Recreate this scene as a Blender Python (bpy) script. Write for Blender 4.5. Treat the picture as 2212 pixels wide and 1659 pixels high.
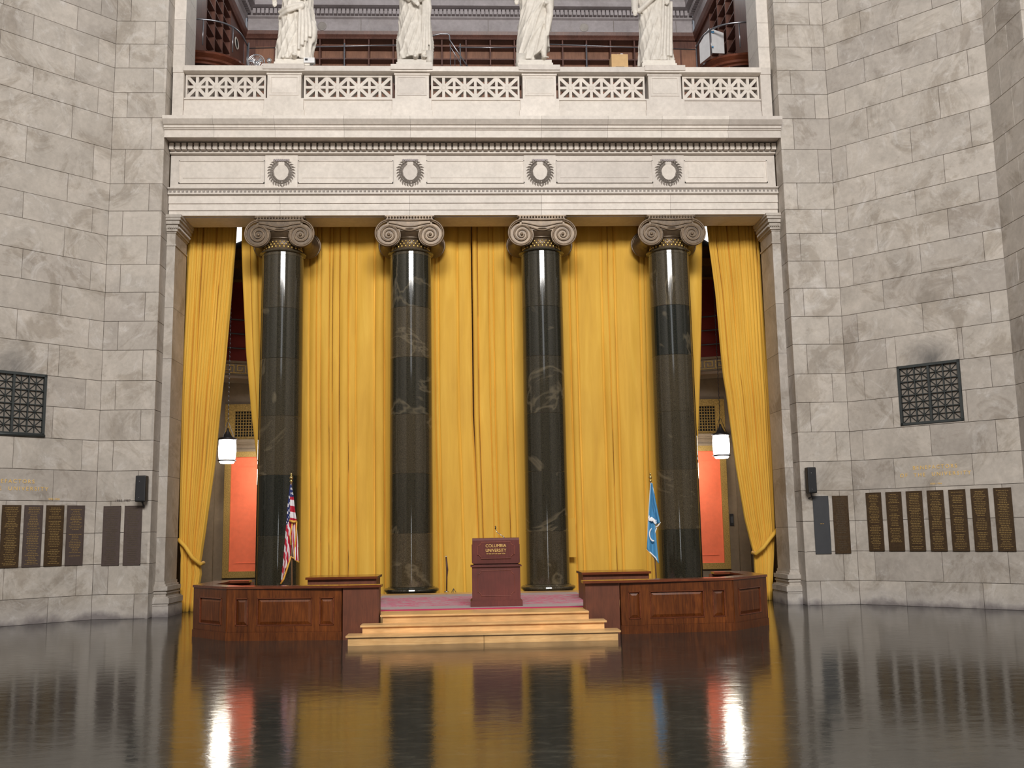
import bpy, math, random
from mathutils import Vector, Matrix
PI = math.pi
for o in list(bpy.data.objects):
    bpy.data.objects.remove(o)
sc = bpy.context.scene
COL = sc.collection
rnd = random.Random(7)

# ------------------------------------------------------------ camera, world, lights, exposure
YAW, PITCH, ROLL = 0.04433, 0.14511, -0.01656
cy, sy, cp, sp = math.cos(YAW), math.sin(YAW), math.cos(PITCH), math.sin(PITCH)
Fw = Vector((sy * cp, cy * cp, sp)); Rg = Vector((cy, -sy, 0)); Up = Rg.cross(Fw)
cr, sr = math.cos(ROLL), math.sin(ROLL)
Rt = cr * Rg + sr * Up; Ut = -sr * Rg + cr * Up
cam = bpy.data.cameras.new('camera'); cam.sensor_width = 36; cam.lens = 2163.67 / 2212 * 36
cam.clip_end = 200
co = bpy.data.objects.new('camera', cam); COL.objects.link(co)
M = Matrix((Rt, Ut, -Fw)).transposed().to_4x4(); M.translation = (-0.245, 0, 1.65)
co.matrix_world = M; sc.camera = co
sc.view_settings.view_transform = 'Standard'; sc.view_settings.look = 'None'
sc.view_settings.gamma = 1; sc.view_settings.use_curve_mapping = False
sc.view_settings.exposure = 0.0
w = bpy.data.worlds.new('world'); sc.world = w; w.use_nodes = True
wb = w.node_tree.nodes['Background']; wb.inputs[0].default_value = (0.86, 0.90, 1.0, 1); wb.inputs[1].default_value = 0.27
def area(name, loc, target, sx, sy_, power, color):
    l = bpy.data.lights.new(name, 'AREA'); l.shape = 'RECTANGLE'; l.size = sx; l.size_y = sy_
    l.energy = power; l.color = color
    o = bpy.data.objects.new(name, l); COL.objects.link(o); o.location = loc
    o.rotation_euler = (Vector(target) - Vector(loc)).to_track_quat('-Z', 'Y').to_euler()
    return o
area('lunette_daylight', (0.8, -4.5, 16.4), (0, 21, 7.0), 12.0, 4.8, 6700, (1.0, 0.97, 0.93))
area('rear_streak_fill', (0.6, -5.0, 11.6), (0, 21, 6.0), 4.2, 4.2, 130, (0.92, 0.96, 1.0))  # added fill: makes the soft column streak and more frontal light
area('entrance_daylight', (0.3, -5.6, 1.3), (0, 21, 1.3), 1.2, 2.2, 60, (0.95, 0.98, 1.0))

# ------------------------------------------------------------ materials
def newmat(name):
    m = bpy.data.materials.new(name); m.use_nodes = True
    nt = m.node_tree; b = nt.nodes['Principled BSDF']
    return m, nt, b
def nd(nt, t, **kw):
    n = nt.nodes.new(t)
    for k, v in kw.items():
        if k.startswith('i_'):
            key = k[2:]; key = int(key) if key.isdigit() else key
            n.inputs[key].default_value = v
        else: setattr(n, k, v)
    return n
def ramp(nt, fac, stops):
    r = nt.nodes.new('ShaderNodeValToRGB'); e = r.color_ramp.elements
    while len(e) < len(stops): e.new(0.5)
    for el, (p, c) in zip(e, stops): el.position = p; el.color = (c[0], c[1], c[2], 1)
    nt.links.new(fac, r.inputs[0]); return r.outputs[0]
def noise(nt, vec, scale, detail=4, rough=.55, dist=0):
    n = nd(nt, 'ShaderNodeTexNoise'); n.inputs['Scale'].default_value = scale; n.inputs['Detail'].default_value = detail
    n.inputs['Roughness'].default_value = rough; n.inputs['Distortion'].default_value = dist
    if vec is not None: nt.links.new(vec, n.inputs['Vector'])
    return n.outputs['Fac']
def mix(nt, fac, a, b, mode='MIX'):
    n = nd(nt, 'ShaderNodeMix', data_type='RGBA', blend_type=mode)
    for s, v in ((n.inputs[0], fac), (n.inputs[6], a), (n.inputs[7], b)):
        if hasattr(v, 'links'): nt.links.new(v, s)
        else: s.default_value = v if not isinstance(v, tuple) or len(v) == 4 else (*v, 1)
    return n.outputs[2]
def math_(nt, op, a, b=None, clamp=False):
    n = nd(nt, 'ShaderNodeMath', operation=op, use_clamp=clamp)
    for i, v in enumerate((a, b)):
        if v is None: continue
        if hasattr(v, 'links'): nt.links.new(v, n.inputs[i])
        else: n.inputs[i].default_value = v
    return n.outputs[0]
def mapped(nt, scale=(1, 1, 1), src='Object'):
    tc = nd(nt, 'ShaderNodeTexCoord'); mp = nd(nt, 'ShaderNodeMapping'); mp.inputs['Scale'].default_value = scale
    nt.links.new(tc.outputs[src], mp.inputs[0]); return mp.outputs[0]
def bump(nt, b, h, strength=.3, dist=.02):
    n = nd(nt, 'ShaderNodeBump'); n.inputs['Strength'].default_value = strength; n.inputs['Distance'].default_value = dist
    nt.links.new(h, n.inputs['Height']); nt.links.new(n.outputs[0], b.inputs['Normal'])
def plain(name, col, rough=.5, metal=0, spec=.5, var=0.0, scale=8):
    m, nt, b = newmat(name)
    b.inputs['Roughness'].default_value = rough; b.inputs['Metallic'].default_value = metal
    b.inputs['Specular IOR Level'].default_value = spec
    f = noise(nt, mapped(nt), scale)
    v = max(var, .06)
    c = ramp(nt, f, [(.3, tuple(x * (1 - v) for x in col)), (.7, tuple(min(1, x * (1 + v)) for x in col))])
    nt.links.new(c, b.inputs['Base Color']); return m
def stone(name, c, contrast=.16, stains=0.0, rough=.55):
    m, nt, b = newmat(name); b.inputs['Roughness'].default_value = rough
    v = mapped(nt)
    oi = nd(nt, 'ShaderNodeObjectInfo')
    rv = oi.outputs['Random']
    add = nd(nt, 'ShaderNodeVectorMath', operation='ADD'); nt.links.new(v, add.inputs[0])
    cb = nd(nt, 'ShaderNodeCombineXYZ'); nt.links.new(math_(nt, 'MULTIPLY', rv, 37.0), cb.inputs[0]); nt.links.new(math_(nt, 'MULTIPLY', rv, 11.0), cb.inputs[2])
    nt.links.new(cb.outputs[0], add.inputs[1])
    f = noise(nt, add.outputs[0], 1.6, 7, .62, .6)
    f2 = noise(nt, add.outputs[0], 11, 5, .6, .2)
    lo = tuple(x * (1 - contrast) for x in c); hi = tuple(min(1, x * (1 + contrast * .85)) for x in c)
    base = ramp(nt, f, [(.3, lo), (.55, c), (.72, hi)])
    fine = ramp(nt, f2, [(.3, (.9, .895, .89)), (.7, (1.06, 1.06, 1.06))])
    base = mix(nt, 1.0, base, fine, 'MULTIPLY')
    tone = ramp(nt, rv, [(0, (.88, .87, .87)), (.5, (1, .995, .985)), (1, (1.09, 1.085, 1.08))])
    base = mix(nt, 1.0, base, tone, 'MULTIPLY')
    if stains:
        tc = nd(nt, 'ShaderNodeNewGeometry')
        big = noise(nt, tc.outputs['Position'], .75, 6, .7, 1.5)
        dk = ramp(nt, big, [(.40, (.70, .67, .63)), (.49, (1, 1, 1)), (1, (1, 1, 1))])
        base = mix(nt, stains, base, dk, 'MULTIPLY')
        big2 = noise(nt, tc.outputs['Position'], 1.1, 8, .75, 2.5)
        wh = math_(nt, 'MULTIPLY', math_(nt, 'SUBTRACT', big2, .54, True), 4.0, True)
        base = mix(nt, math_(nt, 'MULTIPLY', wh, stains), base, (.68, .65, .62))
        sx = nd(nt, 'ShaderNodeSeparateXYZ'); nt.links.new(tc.outputs['Position'], sx.inputs[0])
        # salt bloom creeping up from the floor, with a darker band at the foot
        zz = math_(nt, 'ADD', sx.outputs[2], math_(nt, 'MULTIPLY', noise(nt, tc.outputs['Position'], 2.2, 5), .5))
        foot = nd(nt, 'ShaderNodeMapRange'); foot.inputs[1].default_value = .66; foot.inputs[2].default_value = .33
        nt.links.new(zz, foot.inputs[0])
        base = mix(nt, math_(nt, 'MULTIPLY', foot.outputs[0], .30), base, (.56, .53, .52))
        dark_foot = nd(nt, 'ShaderNodeMapRange'); dark_foot.inputs[1].default_value = .40; dark_foot.inputs[2].default_value = .26
        nt.links.new(zz, dark_foot.inputs[0])
        base = mix(nt, math_(nt, 'MULTIPLY', dark_foot.outputs[0], .75), base, (.13, .11, .115))
        for gx, gy, gz in ((-9.15, 19.87, 5.0), (9.2, 19.8, 4.98)):
            dd = nd(nt, 'ShaderNodeVectorMath', operation='DISTANCE'); nt.links.new(tc.outputs['Position'], dd.inputs[0]); dd.inputs[1].default_value = (gx, gy, gz)
            q = math_(nt, 'SUBTRACT', .62, math_(nt, 'ADD', dd.outputs['Value'], math_(nt, 'MULTIPLY', math_(nt, 'SUBTRACT', big2, .5), .9)), True)
            base = mix(nt, math_(nt, 'MULTIPLY', q, 1.3, True), base, (.10, .095, .09))
    nt.links.new(base, b.inputs['Base Color'])
    bump(nt, b, f2, .12, .01)
    return m
def wood(name, c1, c2, rough=.3, axis='z', scale=3.0):
    m, nt, b = newmat(name); b.inputs['Roughness'].default_value = rough
    st = {'z': (9, 9, .9), 'x': (.9, 9, 9)}[axis]
    v = mapped(nt, tuple(s * scale / 3 for s in st))
    oi = nd(nt, 'ShaderNodeObjectInfo')
    f = noise(nt, v, 2.4, 6, .6, 1.2); f2 = noise(nt, mapped(nt), 2.0, 3)
    base = ramp(nt, f, [(.3, c1), (.7, c2)])
    base = mix(nt, 1.0, base, ramp(nt, f2, [(.3, (.75, .75, .75)), (.7, (1.2, 1.2, 1.2))]), 'MULTIPLY')
    base = mix(nt, 1.0, base, ramp(nt, oi.outputs['Random'], [(0, (.9, .9, .9)), (1, (1.1, 1.1, 1.1))]), 'MULTIPLY')
    nt.links.new(base, b.inputs['Base Color']); bump(nt, b, f, .08, .004); return m
def emit(name, col, st):
    m, nt, b = newmat(name); b.inputs['Base Color'].default_value = (*col, 1)
    b.inputs['Emission Color'].default_value = (*col, 1); b.inputs['Emission Strength'].default_value = st
    return m
S_WALL = stone('wall_limestone', (.47, .425, .375), .17, .75)
S_ENT = stone('entablature_limestone', (.66, .605, .545), .08, .12)
S_STAT = stone('statue_marble', (.70, .655, .585), .05, 0, .5)
S_GAL = stone('gallery_limestone', (.44, .40, .41), .14, .3)
S_WRE = stone('wreath_limestone', (.40, .365, .335), .12, 0)
S_DARK = plain('joint_backing', (.23, .20, .17), .9)  # dark backing seen in the gaps between blocks
def polished(name, veins=True):
    m, nt, b = newmat(name); b.inputs['Roughness'].default_value = .075; b.inputs['Specular IOR Level'].default_value = .55
    oi = nd(nt, 'ShaderNodeObjectInfo'); rv = oi.outputs['Random']
    v = mapped(nt)
    add = nd(nt, 'ShaderNodeVectorMath', operation='ADD'); nt.links.new(v, add.inputs[0])
    cb = nd(nt, 'ShaderNodeCombineXYZ'); nt.links.new(math_(nt, 'MULTIPLY', rv, 53.0), cb.inputs[0]); nt.links.new(math_(nt, 'MULTIPLY', rv, 17.0), cb.inputs[2])
    nt.links.new(cb.outputs[0], add.inputs[1]); p = add.outputs[0]
    tone = ramp(nt, rv, [(0, (.012, .014, .012)), (.4, (.026, .024, .017)), (.7, (.044, .036, .023)), (1, (.058, .046, .029))])
    sp_ = ramp(nt, noise(nt, p, 60, 3, .7), [(.35, (.55, .55, .55)), (.65, (1.7, 1.65, 1.5))])
    base = mix(nt, 1.0, tone, sp_, 'MULTIPLY')
    vn = noise(nt, p, .42, 4, .55, 1.8)
    a = math_(nt, 'ABSOLUTE', math_(nt, 'SUBTRACT', vn, .60))
    vv = nd(nt, 'ShaderNodeMapRange'); vv.inputs[1].default_value = .028; vv.inputs[2].default_value = .0
    nt.links.new(a, vv.inputs[0])
    base = mix(nt, math_(nt, 'MULTIPLY', vv.outputs[0], .30), base, (.27, .22, .14))
    nt.links.new(base, b.inputs['Base Color']); return m
COLM = polished('polished_serpentine')
def bronze_marble():
    m, nt, b = newmat('bronzed_capital'); b.inputs['Roughness'].default_value = .38; b.inputs['Metallic'].default_value = .35
    f = noise(nt, mapped(nt), 7, 5)
    c = ramp(nt, f, [(.3, (.065, .043, .026)), (.7, (.135, .092, .053))])
    nt.links.new(c, b.inputs['Base Color']); bump(nt, b, noise(nt, mapped(nt), 30), .15, .01); return m
CAPM = bronze_marble()
CAPR = plain('capital_scroll_ribs', (.18, .125, .078), .42, .3, var=.2)
GOLDR = plain('gilded_relief', (.55, .38, .13), .33, .75, var=.35, scale=25)
GOLD = plain('gold_leaf', (.85, .56, .18), .4, .15, var=.12)
GOLDF = plain('gold_frame', (.34, .22, .06), .45, .35, var=.45, scale=45)
CURT = None
def curtain_mat():
    m, nt, b = newmat('mustard_velvet')
    v = mapped(nt, (3, 3, .25)); f = noise(nt, v, 1.6, 5, .6, .5)
    v2 = noise(nt, mapped(nt), .35, 3)
    c = ramp(nt, f, [(.3, (.70, .385, .042)), (.55, (.79, .455, .055)), (.75, (.86, .53, .080))])
    c = mix(nt, 1.0, c, ramp(nt, v2, [(.35, (.93, .91, .9)), (.65, (1.04, 1.04, 1.04))]), 'MULTIPLY')
    nt.links.new(c, b.inputs['Base Color'])
    b.inputs['Roughness'].default_value = .75; b.inputs['Sheen Weight'].default_value = .18; b.inputs['Sheen Roughness'].default_value = .5
    b.inputs['Sheen Tint'].default_value = (1, .8, .4, 1)
    return m
CURT = curtain_mat()
W_DESK = wood('mahogany_panelling', (.060, .014, .003), (.165, .045, .008), .34)
W_PLAIN = wood('mahogany_veneer', (.095, .026, .010), (.145, .040, .016), .5)
W_RAIL = wood('mahogany_top_rail', (.10, .026, .012), (.17, .05, .022), .16, 'x')
W_LECT = wood('lectern_mahogany', (.095, .017, .012), (.13, .025, .017), .55)
W_STEP = wood('light_oak', (.58, .33, .13), (.76, .48, .215), .35, 'x')
W_CASE = wood('bookcase_walnut', (.10, .040, .030), (.18, .080, .055), .4)
W_SHADE = wood('under_ledge_shade', (.022, .008, .006), (.04, .016, .012), .5)  # dark wood tone put in for the shade under the corner balconies
W_CASEB = wood('bookcase_back_boards', (.24, .11, .065), (.36, .17, .10), .45)
IRON = plain('dark_iron', (.09, .09, .10), .4, .7)
STEEL = plain('worn_steel_rail', (.30, .30, .32), .3, .8)
BRONZE = plain('dark_bronze_grille', (.055, .062, .062), .5, .5)
LOUV = plain('dark_louvre', (.014, .015, .015), .8)  # near-black louvres behind the lattice
VOID = plain('duct_behind_grille', (.006, .006, .006), .9)
PLAQ = plain('bronze_plaque', (.075, .045, .022), .42, .45, var=.25, scale=30)
PLAQD = plain('tarnished_plaque', (.080, .056, .048), .5, .2, var=.12, scale=20)
PLAQG = plain('slate_grey_plaque', (.06, .062, .068), .5, .3)
LETT = plain('raised_gilt_lettering', (.36, .24, .09), .45, .5)
BLK = plain('black_plastic', (.012, .012, .013), .45)
WHITE = plain('white_card', (.75, .74, .74), .6)
CARD = plain('cardboard', (.56, .36, .17), .8)
CHROME = plain('chrome', (.8, .8, .82), .12, 1)
ORANGE = plain('coral_red_panel', (.80, .155, .065), .6, var=.05)
REDW = plain('deep_red_wall', (.24, .018, .008), .7, var=.12, scale=3)
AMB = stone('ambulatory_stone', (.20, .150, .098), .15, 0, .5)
WINDOW = emit('bright_window_glass', (.97, 1.0, .98), 3.0)
LAMPG = emit('lantern_glass', (1.0, .96, .90), 7.0)

def floor_mat():
    m, nt, b = newmat('polished_dark_floor')
    f = noise(nt, mapped(nt), .5, 5, .6)
    f2 = noise(nt, mapped(nt, (.9, 2.6, 1)), 4.5, 8, .75, .8)
    f3 = noise(nt, mapped(nt, (1.3, 1.3, 1)), 34, 2, .5)
    c = ramp(nt, f, [(.3, (.015, .0155, .0135)), (.7, (.027, .027, .023))])
    sc_ = ramp(nt, f2, [(.52, (1, 1, 1)), (.66, (2.1, 2.1, 2.0)), (.78, (5, 5, 4.7))])
    c = mix(nt, 1.0, c, sc_, 'MULTIPLY')
    f4 = noise(nt, mapped(nt, (.35, 2.4, 1)), 9.0, 7, .8, 1.2)
    c = mix(nt, ramp(nt, f4, [(.60, (0, 0, 0)), (.72, (.9, .9, .9))]), c, (.105, .105, .095))
    sp_ = ramp(nt, f3, [(.74, (0, 0, 0)), (.80, (1, 1, 1))])
    c = mix(nt, sp_, c, (.16, .16, .14))                 # sparse paler specks
    nt.links.new(c, b.inputs['Base Color'])
    r = nd(nt, 'ShaderNodeMapRange'); r.inputs[1].default_value = .35; r.inputs[2].default_value = .75; r.inputs[3].default_value = .075; r.inputs[4].default_value = .17
    nt.links.new(f2, r.inputs[0]); nt.links.new(r.outputs[0], b.inputs['Roughness'])
    b.inputs['IOR'].default_value = 1.33
    bump(nt, b, noise(nt, mapped(nt, (1.0, 1.7, 1)), 3.0, 5, .6, .6), .16, .012)
    return m
FLOORM = floor_mat()
def rug_mat():
    m, nt, b = newmat('faded_rug'); b.inputs['Roughness'].default_value = .95
    v = mapped(nt, (1.6, 3.0, 1), 'Object')
    f = noise(nt, v, 3.2, 5, .7, 1.0)
    c = ramp(nt, f, [(.38, (.42, .36, .38)), (.47, (.50, .32, .36)), (.54, (.56, .10, .19)), (.7, (.60, .20, .27))])
    g = nd(nt, 'ShaderNodeNewGeometry'); s = nd(nt, 'ShaderNodeSeparateXYZ'); nt.links.new(g.outputs['Position'], s.inputs[0])
    e1 = math_(nt, 'LESS_THAN', s.outputs[1], 17.45); e2 = math_(nt, 'GREATER_THAN', s.outputs[1], 19.9)
    edge = math_(nt, 'MAXIMUM', e1, e2)
    c = mix(nt, math_(nt, 'MULTIPLY', edge, .85), c, (.40, .35, .34))
    nt.links.new(c, b.inputs['Base Color']); return m
RUG = rug_mat()

# ------------------------------------------------------------ mesh building
class MB:
    def __init__(s): s.v = []; s.f = []; s.uv = None; s.mi = []
    def add(s, vs, fs, mi=0):
        n = len(s.v); s.v += [tuple(p) for p in vs]; s.f += [tuple(i + n for i in f) for f in fs]; s.mi += [mi] * len(fs); return s
    def box(s, x0, x1, y0, y1, z0, z1, mi=0):
        vs = [(x, y, z) for x in (x0, x1) for y in (y0, y1) for z in (z0, z1)]
        return s.add(vs, [(0, 1, 3, 2), (4, 6, 7, 5), (0, 4, 5, 1), (2, 3, 7, 6), (0, 2, 6, 4), (1, 5, 7, 3)], mi)
    def fbox(s, fr, u0, u1, v0, v1, z0, z1, mi=0):      # box in frame fr(u, v, z)
        vs = [fr(x, y, z) for x in (u0, u1) for y in (v0, v1) for z in (z0, z1)]
        return s.add(vs, [(0, 1, 3, 2), (4, 6, 7, 5), (0, 4, 5, 1), (2, 3, 7, 6), (0, 2, 6, 4), (1, 5, 7, 3)], mi)
    def chamfer(s, fr, u0, u1, v, z0, z1, d=.05, c=.008): # stone face standing proud by v.. with bevelled arrises
        P = [fr(u0, v - d, z0), fr(u1, v - d, z0), fr(u1, v - d, z1), fr(u0, v - d, z1)]
        Q = [fr(u0, v - c, z0), fr(u1, v - c, z0), fr(u1, v - c, z1), fr(u0, v - c, z1)]
        T = [fr(u0 + c, v, z0 + c), fr(u1 - c, v, z0 + c), fr(u1 - c, v, z1 - c), fr(u0 + c, v, z1 - c)]
        f = [(8, 9, 10, 11)]
        for i in range(4):
            j = (i + 1) % 4; f += [(i, j, j + 4, i + 4), (i + 4, j + 4, j + 8, i + 8)]
        return s.add(P + Q + T, f)
    def extrude(s, prof, x0, x1, axis='x', fr=None):      # prof: closed list of (a, z); extruded along x
        n = len(prof)
        g = fr or ((lambda u, v, z: (u, v, z)) if axis == 'x' else (lambda u, v, z: (v, u, z)))
        vs = [g(x0, a, z) for a, z in prof] + [g(x1, a, z) for a, z in prof]
        return s.add(vs, [(i, (i + 1) % n, (i + 1) % n + n, i + n) for i in range(n)] + [tuple(range(n))[::-1], tuple(range(n, 2 * n))])
    def lathe(s, prof, n=32, c=(0, 0, 0), cap=True, a0=0, a1=2 * PI):
        full = abs(a1 - a0 - 2 * PI) < 1e-6; m = n if full else n + 1
        vs = [(c[0] + r * math.cos(a0 + (a1 - a0) * k / n), c[1] + r * math.sin(a0 + (a1 - a0) * k / n), c[2] + z) for r, z in prof for k in range(m)]
        fs = []
        for i in range(len(prof) - 1):
            for k in range(n):
                j = (k + 1) % m; fs.append((i * m + k, i * m + j, (i + 1) * m + j, (i + 1) * m + k))
        if cap and full: fs += [tuple(range(m))[::-1], tuple(range((len(prof) - 1) * m, len(prof) * m))]
        return s.add(vs, fs)
    def tube(s, pts, r, n=8, cap=True):
        pts = [Vector(p) for p in pts]; rs = r if isinstance(r, (list, tuple)) else [r] * len(pts)
        vs = []; up = None
        for i, p in enumerate(pts):
            t = (pts[min(i + 1, len(pts) - 1)] - pts[max(i - 1, 0)]).normalized()
            if up is None: up = Vector((0, 0, 1)) if abs(t.z) < .9 else Vector((0, 1, 0))
            a = t.cross(up).normalized(); b = a.cross(t).normalized(); up = b
            vs += [tuple(p + rs[i] * (math.cos(2 * PI * k / n) * a + math.sin(2 * PI * k / n) * b)) for k in range(n)]
        fs = [(i * n + k, i * n + (k + 1) % n, (i + 1) * n + (k + 1) % n, (i + 1) * n + k) for i in range(len(pts) - 1) for k in range(n)]
        if cap: fs += [tuple(range(n))[::-1], tuple(range((len(pts) - 1) * n, len(pts) * n))]
        return s.add(vs, fs)
    def ball(s, c, r, n=16, m=10):
        rx, ry, rz = r if isinstance(r, (tuple, list)) else (r, r, r)
        vs = []; fs = []
        for i in range(m + 1):
            a = -PI / 2 + PI * i / m
            a = max(-PI / 2 + .02, min(PI / 2 - .02, a))
            for k in range(n): vs.append((c[0] + rx * math.cos(a) * math.cos(2 * PI * k / n), c[1] + ry * math.cos(a) * math.sin(2 * PI * k / n), c[2] + rz * math.sin(a)))
        for i in range(m):
            for k in range(n): fs.append((i * n + k, i * n + (k + 1) % n, (i + 1) * n + (k + 1) % n, (i + 1) * n + k))
        fs += [tuple(range(n))[::-1], tuple(range(m * n, (m + 1) * n))]
        return s.add(vs, fs)
    def grid(s, fn, nu, nv, uvfn=None):
        n0 = len(s.v)
        vs = [fn(i / nu, j / nv) for j in range(nv + 1) for i in range(nu + 1)]
        s.add(vs, [(j * (nu + 1) + i, j * (nu + 1) + i + 1, (j + 1) * (nu + 1) + i + 1, (j + 1) * (nu + 1) + i) for j in range(nv) for i in range(nu)])
        if uvfn:
            s.uv = s.uv or {}
            for j in range(nv + 1):
                for i in range(nu + 1): s.uv[n0 + j * (nu + 1) + i] = uvfn(i / nu, j / nv)
        return s
    def mesh(s, name, mats, smooth=False):
        me = bpy.data.meshes.new(name); me.from_pydata(s.v, [], s.f)
        for m in (mats if isinstance(mats, (list, tuple)) else [mats]): me.materials.append(m)
        if any(s.mi): me.polygons.foreach_set('material_index', s.mi)
        if smooth is not False:
            me.polygons.foreach_set('use_smooth', [True] * len(me.polygons))
            if smooth is not True: me.set_sharp_from_angle(angle=smooth)
        if s.uv:
            l = me.uv_layers.new(name='UVMap')
            for lp in me.loops: l.data[lp.index].uv = s.uv.get(lp.vertex_index, (0, 0))
        me.update(); return me
    def build(s, name, mats, parent=None, smooth=False, local=False):
        if parent is not None and not local:            # world coordinates given: bring them into the parent's frame
            L = wloc(parent); s.v = [(x - L[0], y - L[1], z - L[2]) for x, y, z in s.v]
        return link(s.mesh(name, mats, smooth), name, parent)
def wloc(o):
    l = Vector(o.location)
    while o.parent: o = o.parent; l += o.location
    return l
def link(me, name, parent=None):
    o = bpy.data.objects.new(name, me); COL.objects.link(o)
    if parent is not None: o.parent = parent
    return o
def tag(o, label=None, cat=None, group=None, kind=None):
    if label: o['label'] = label
    if cat: o['category'] = cat
    if group: o['group'] = group
    if kind: o['kind'] = kind
    return o
def thing(name, label, cat, loc=(0, 0, 0), group=None):
    o = bpy.data.objects.new(name, None); COL.objects.link(o); o.location = loc; o.empty_display_size = .1
    return tag(o, label, cat, group)
def struct(name, mb, mat, label=None, parent=None, smooth=False):
    o = mb.build(name, mat, parent, smooth); 
    if parent is None: tag(o, label, 'trim' if name.startswith('trim') else name.split('_')[0], kind='structure')
    return o
def text(body, size, mat, fr_origin, fr_u, fr_n, parent, name='lettering', align='CENTER', depth=.006, spacing=1.1, label=None, squash=1.0):
    c = bpy.data.curves.new(name, 'FONT'); c.body = body; c.size = size; c.align_x = align; c.extrude = depth; c.space_character = spacing
    t = bpy.data.objects.new(name, c); COL.objects.link(t)
    bpy.context.view_layer.update()
    me = bpy.data.meshes.new_from_object(t.evaluated_get(bpy.context.evaluated_depsgraph_get()))
    bpy.data.objects.remove(t); bpy.data.curves.remove(c)
    U = Vector(fr_u); N = Vector(fr_n); Z = N.cross(U)
    L = wloc(parent) if parent else Vector((0, 0, 0))
    for v in me.vertices:
        p = Vector(fr_origin) + U * v.co.x * squash + Z * v.co.y + N * v.co.z
        v.co = p - L
    me.materials.clear(); me.materials.append(mat)
    o = link(me, name, parent)
    if label: o['label'] = label
    return o

# ------------------------------------------------------------ setting: floor, ashlar walls
fl = MB().box(-16, 16, -13, 27.2, -.12, 0)
struct('floor', fl, FLOORM, 'dark polished floor mirroring the curtains and lamps')
ZC = [0, .49, 1.10, 1.735, 2.38, 3.0, 3.63, 4.27, 4.89, 5.54, 6.16, 6.79, 7.40, 8.03, 8.58, 9.19, 9.97, 10.69, 11.27, 11.84, 12.40, 12.94, 13.48, 14.05, 14.65, 15.3]
def frame(o, u, n):
    O = Vector(o); U = Vector(u).normalized(); N = Vector(n).normalized()
    return lambda a, v, z: tuple(O + U * a + N * v + Vector((0, 0, z)))
def ashlar(name, label, fr, L, patA, patB, thick=.35, courses=ZC, holes=(), mat=S_WALL, seed=0):
    core = MB().fbox(fr, .07, L - (.06 if 'pier' in name or 'return' in name else 0), -thick, -.045, courses[0], courses[-1])
    w_ = struct(name, core, S_DARK, label)
    r = random.Random(seed); g = .0035
    for i in range(len(courses) - 1):
        z0, z1 = courses[i], courses[i + 1]
        js = [0] + [p for p in (patA if i % 2 else patB)] + [L]
        js = [js[0]] + [j + (r.uniform(-.06, .06) if len(js) > 3 else 0) for j in js[1:-1]] + [js[-1]]
        for a, b in zip(js[:-1], js[1:]):
            segs = [(a, b, z0, z1)]
            for (ha, hb, hz0, hz1) in holes:
                out = []
                for (x0, x1, y0, y1) in segs:
                    if x1 <= ha or x0 >= hb or y1 <= hz0 or y0 >= hz1: out.append((x0, x1, y0, y1)); continue
                    if x0 < ha - .02: out.append((x0, ha, y0, y1))
                    if x1 > hb + .02: out.append((hb, x1, y0, y1))
                    if y0 < hz0 - .02: out.append((max(x0, ha), min(x1, hb), y0, hz0))
                    if y1 > hz1 + .02: out.append((max(x0, ha), min(x1, hb), hz1, y1))
                segs = out
            for (x0, x1, y0, y1) in segs:
                m = MB().chamfer(fr, x0 + (g if x0 > .01 else 0), x1 - (g if x1 < L - .01 else 0), r.uniform(-.002, .002), y0 + (g if y0 > 0 else 0), y1 - g, .05, .005)
                m.build('stone_block', mat, w_)
    return w_
PX, PY, DX = 6.80, 21.10, 7.92
d = math.sqrt(.5)
FRL = frame((-DX, PY, 0), (-d, -d, 0), (d, -d, 0))      # left diagonal: u runs toward the camera
FRR = frame((DX, PY, 0), (d, -d, 0), (-d, -d, 0))
HOLE = (1.12, 2.38, 3.665, 4.90)
ashlar('wall_left', 'left diagonal wall of grey limestone ashlar with plaques', FRL, 3.6, [.34, 1.72, 3.0], [.92, 2.42], holes=[HOLE], seed=1)
ashlar('wall_right', 'right diagonal wall of grey limestone ashlar with plaques', FRR, 3.38, [.34, 1.72, 3.0], [.92, 2.42], holes=[HOLE], seed=2)
FPL = frame((-DX, PY, 0), (1, 0, 0), (0, -1, 0)); FPR = frame((PX, PY, 0), (1, 0, 0), (0, -1, 0))
ashlar('wall_pier_left', 'left limestone pier facing the room beside the curtains', FPL, DX - PX, [.30], [.84], seed=3)
ashlar('wall_pier_right', 'right limestone pier facing the room beside the curtains', FPR, DX - PX, [.82], [.30], seed=4)
FRVL = frame((-PX, PY, 0), (0, 1, 0), (1, 0, 0)); FRVR = frame((PX, PY, 0), (0, 1, 0), (-1, 0, 0))
ashlar('wall_reveal_left', 'narrow stone return of left pier next to the pilaster', FRVL, .44, [], [], .3, seed=5)
ashlar('wall_reveal_right', 'narrow stone return of right pier next to the pilaster', FRVR, .44, [], [], .3, seed=6)
ex, ey = DX + 3.38 * d, PY - 3.38 * d
FR2 = frame((ex, ey, 0), (0, -1, 0), (-1, 0, 0))
ashlar('wall_right_return', 'stone return at far right edge of the photo', frame((ex, ey, 0), (0, 1, 0), (-1, 0, 0)) if 0 else frame((ex, ey, 0), (0, -1, 0), (-1, 0, 0)), 1.35, [.8], [.45], .3, seed=8)
ashlar('wall_right_near', 'stone face beyond the far right corner', frame((ex, ey - 1.35, 0), (1, 0, 0), (0, -1, 0)), 3.0, [.9, 2.1], [.4, 1.6], .3, seed=9)
ex2, ey2 = -(DX + 3.6 * d), PY - 3.6 * d
ashlar('wall_left_near', 'stone wall continuing toward the viewer left of the frame', frame((ex2, ey2, 0), (0, -1, 0), (1, 0, 0)), 1.2, [.8], [.45], .3, seed=10)

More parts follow.
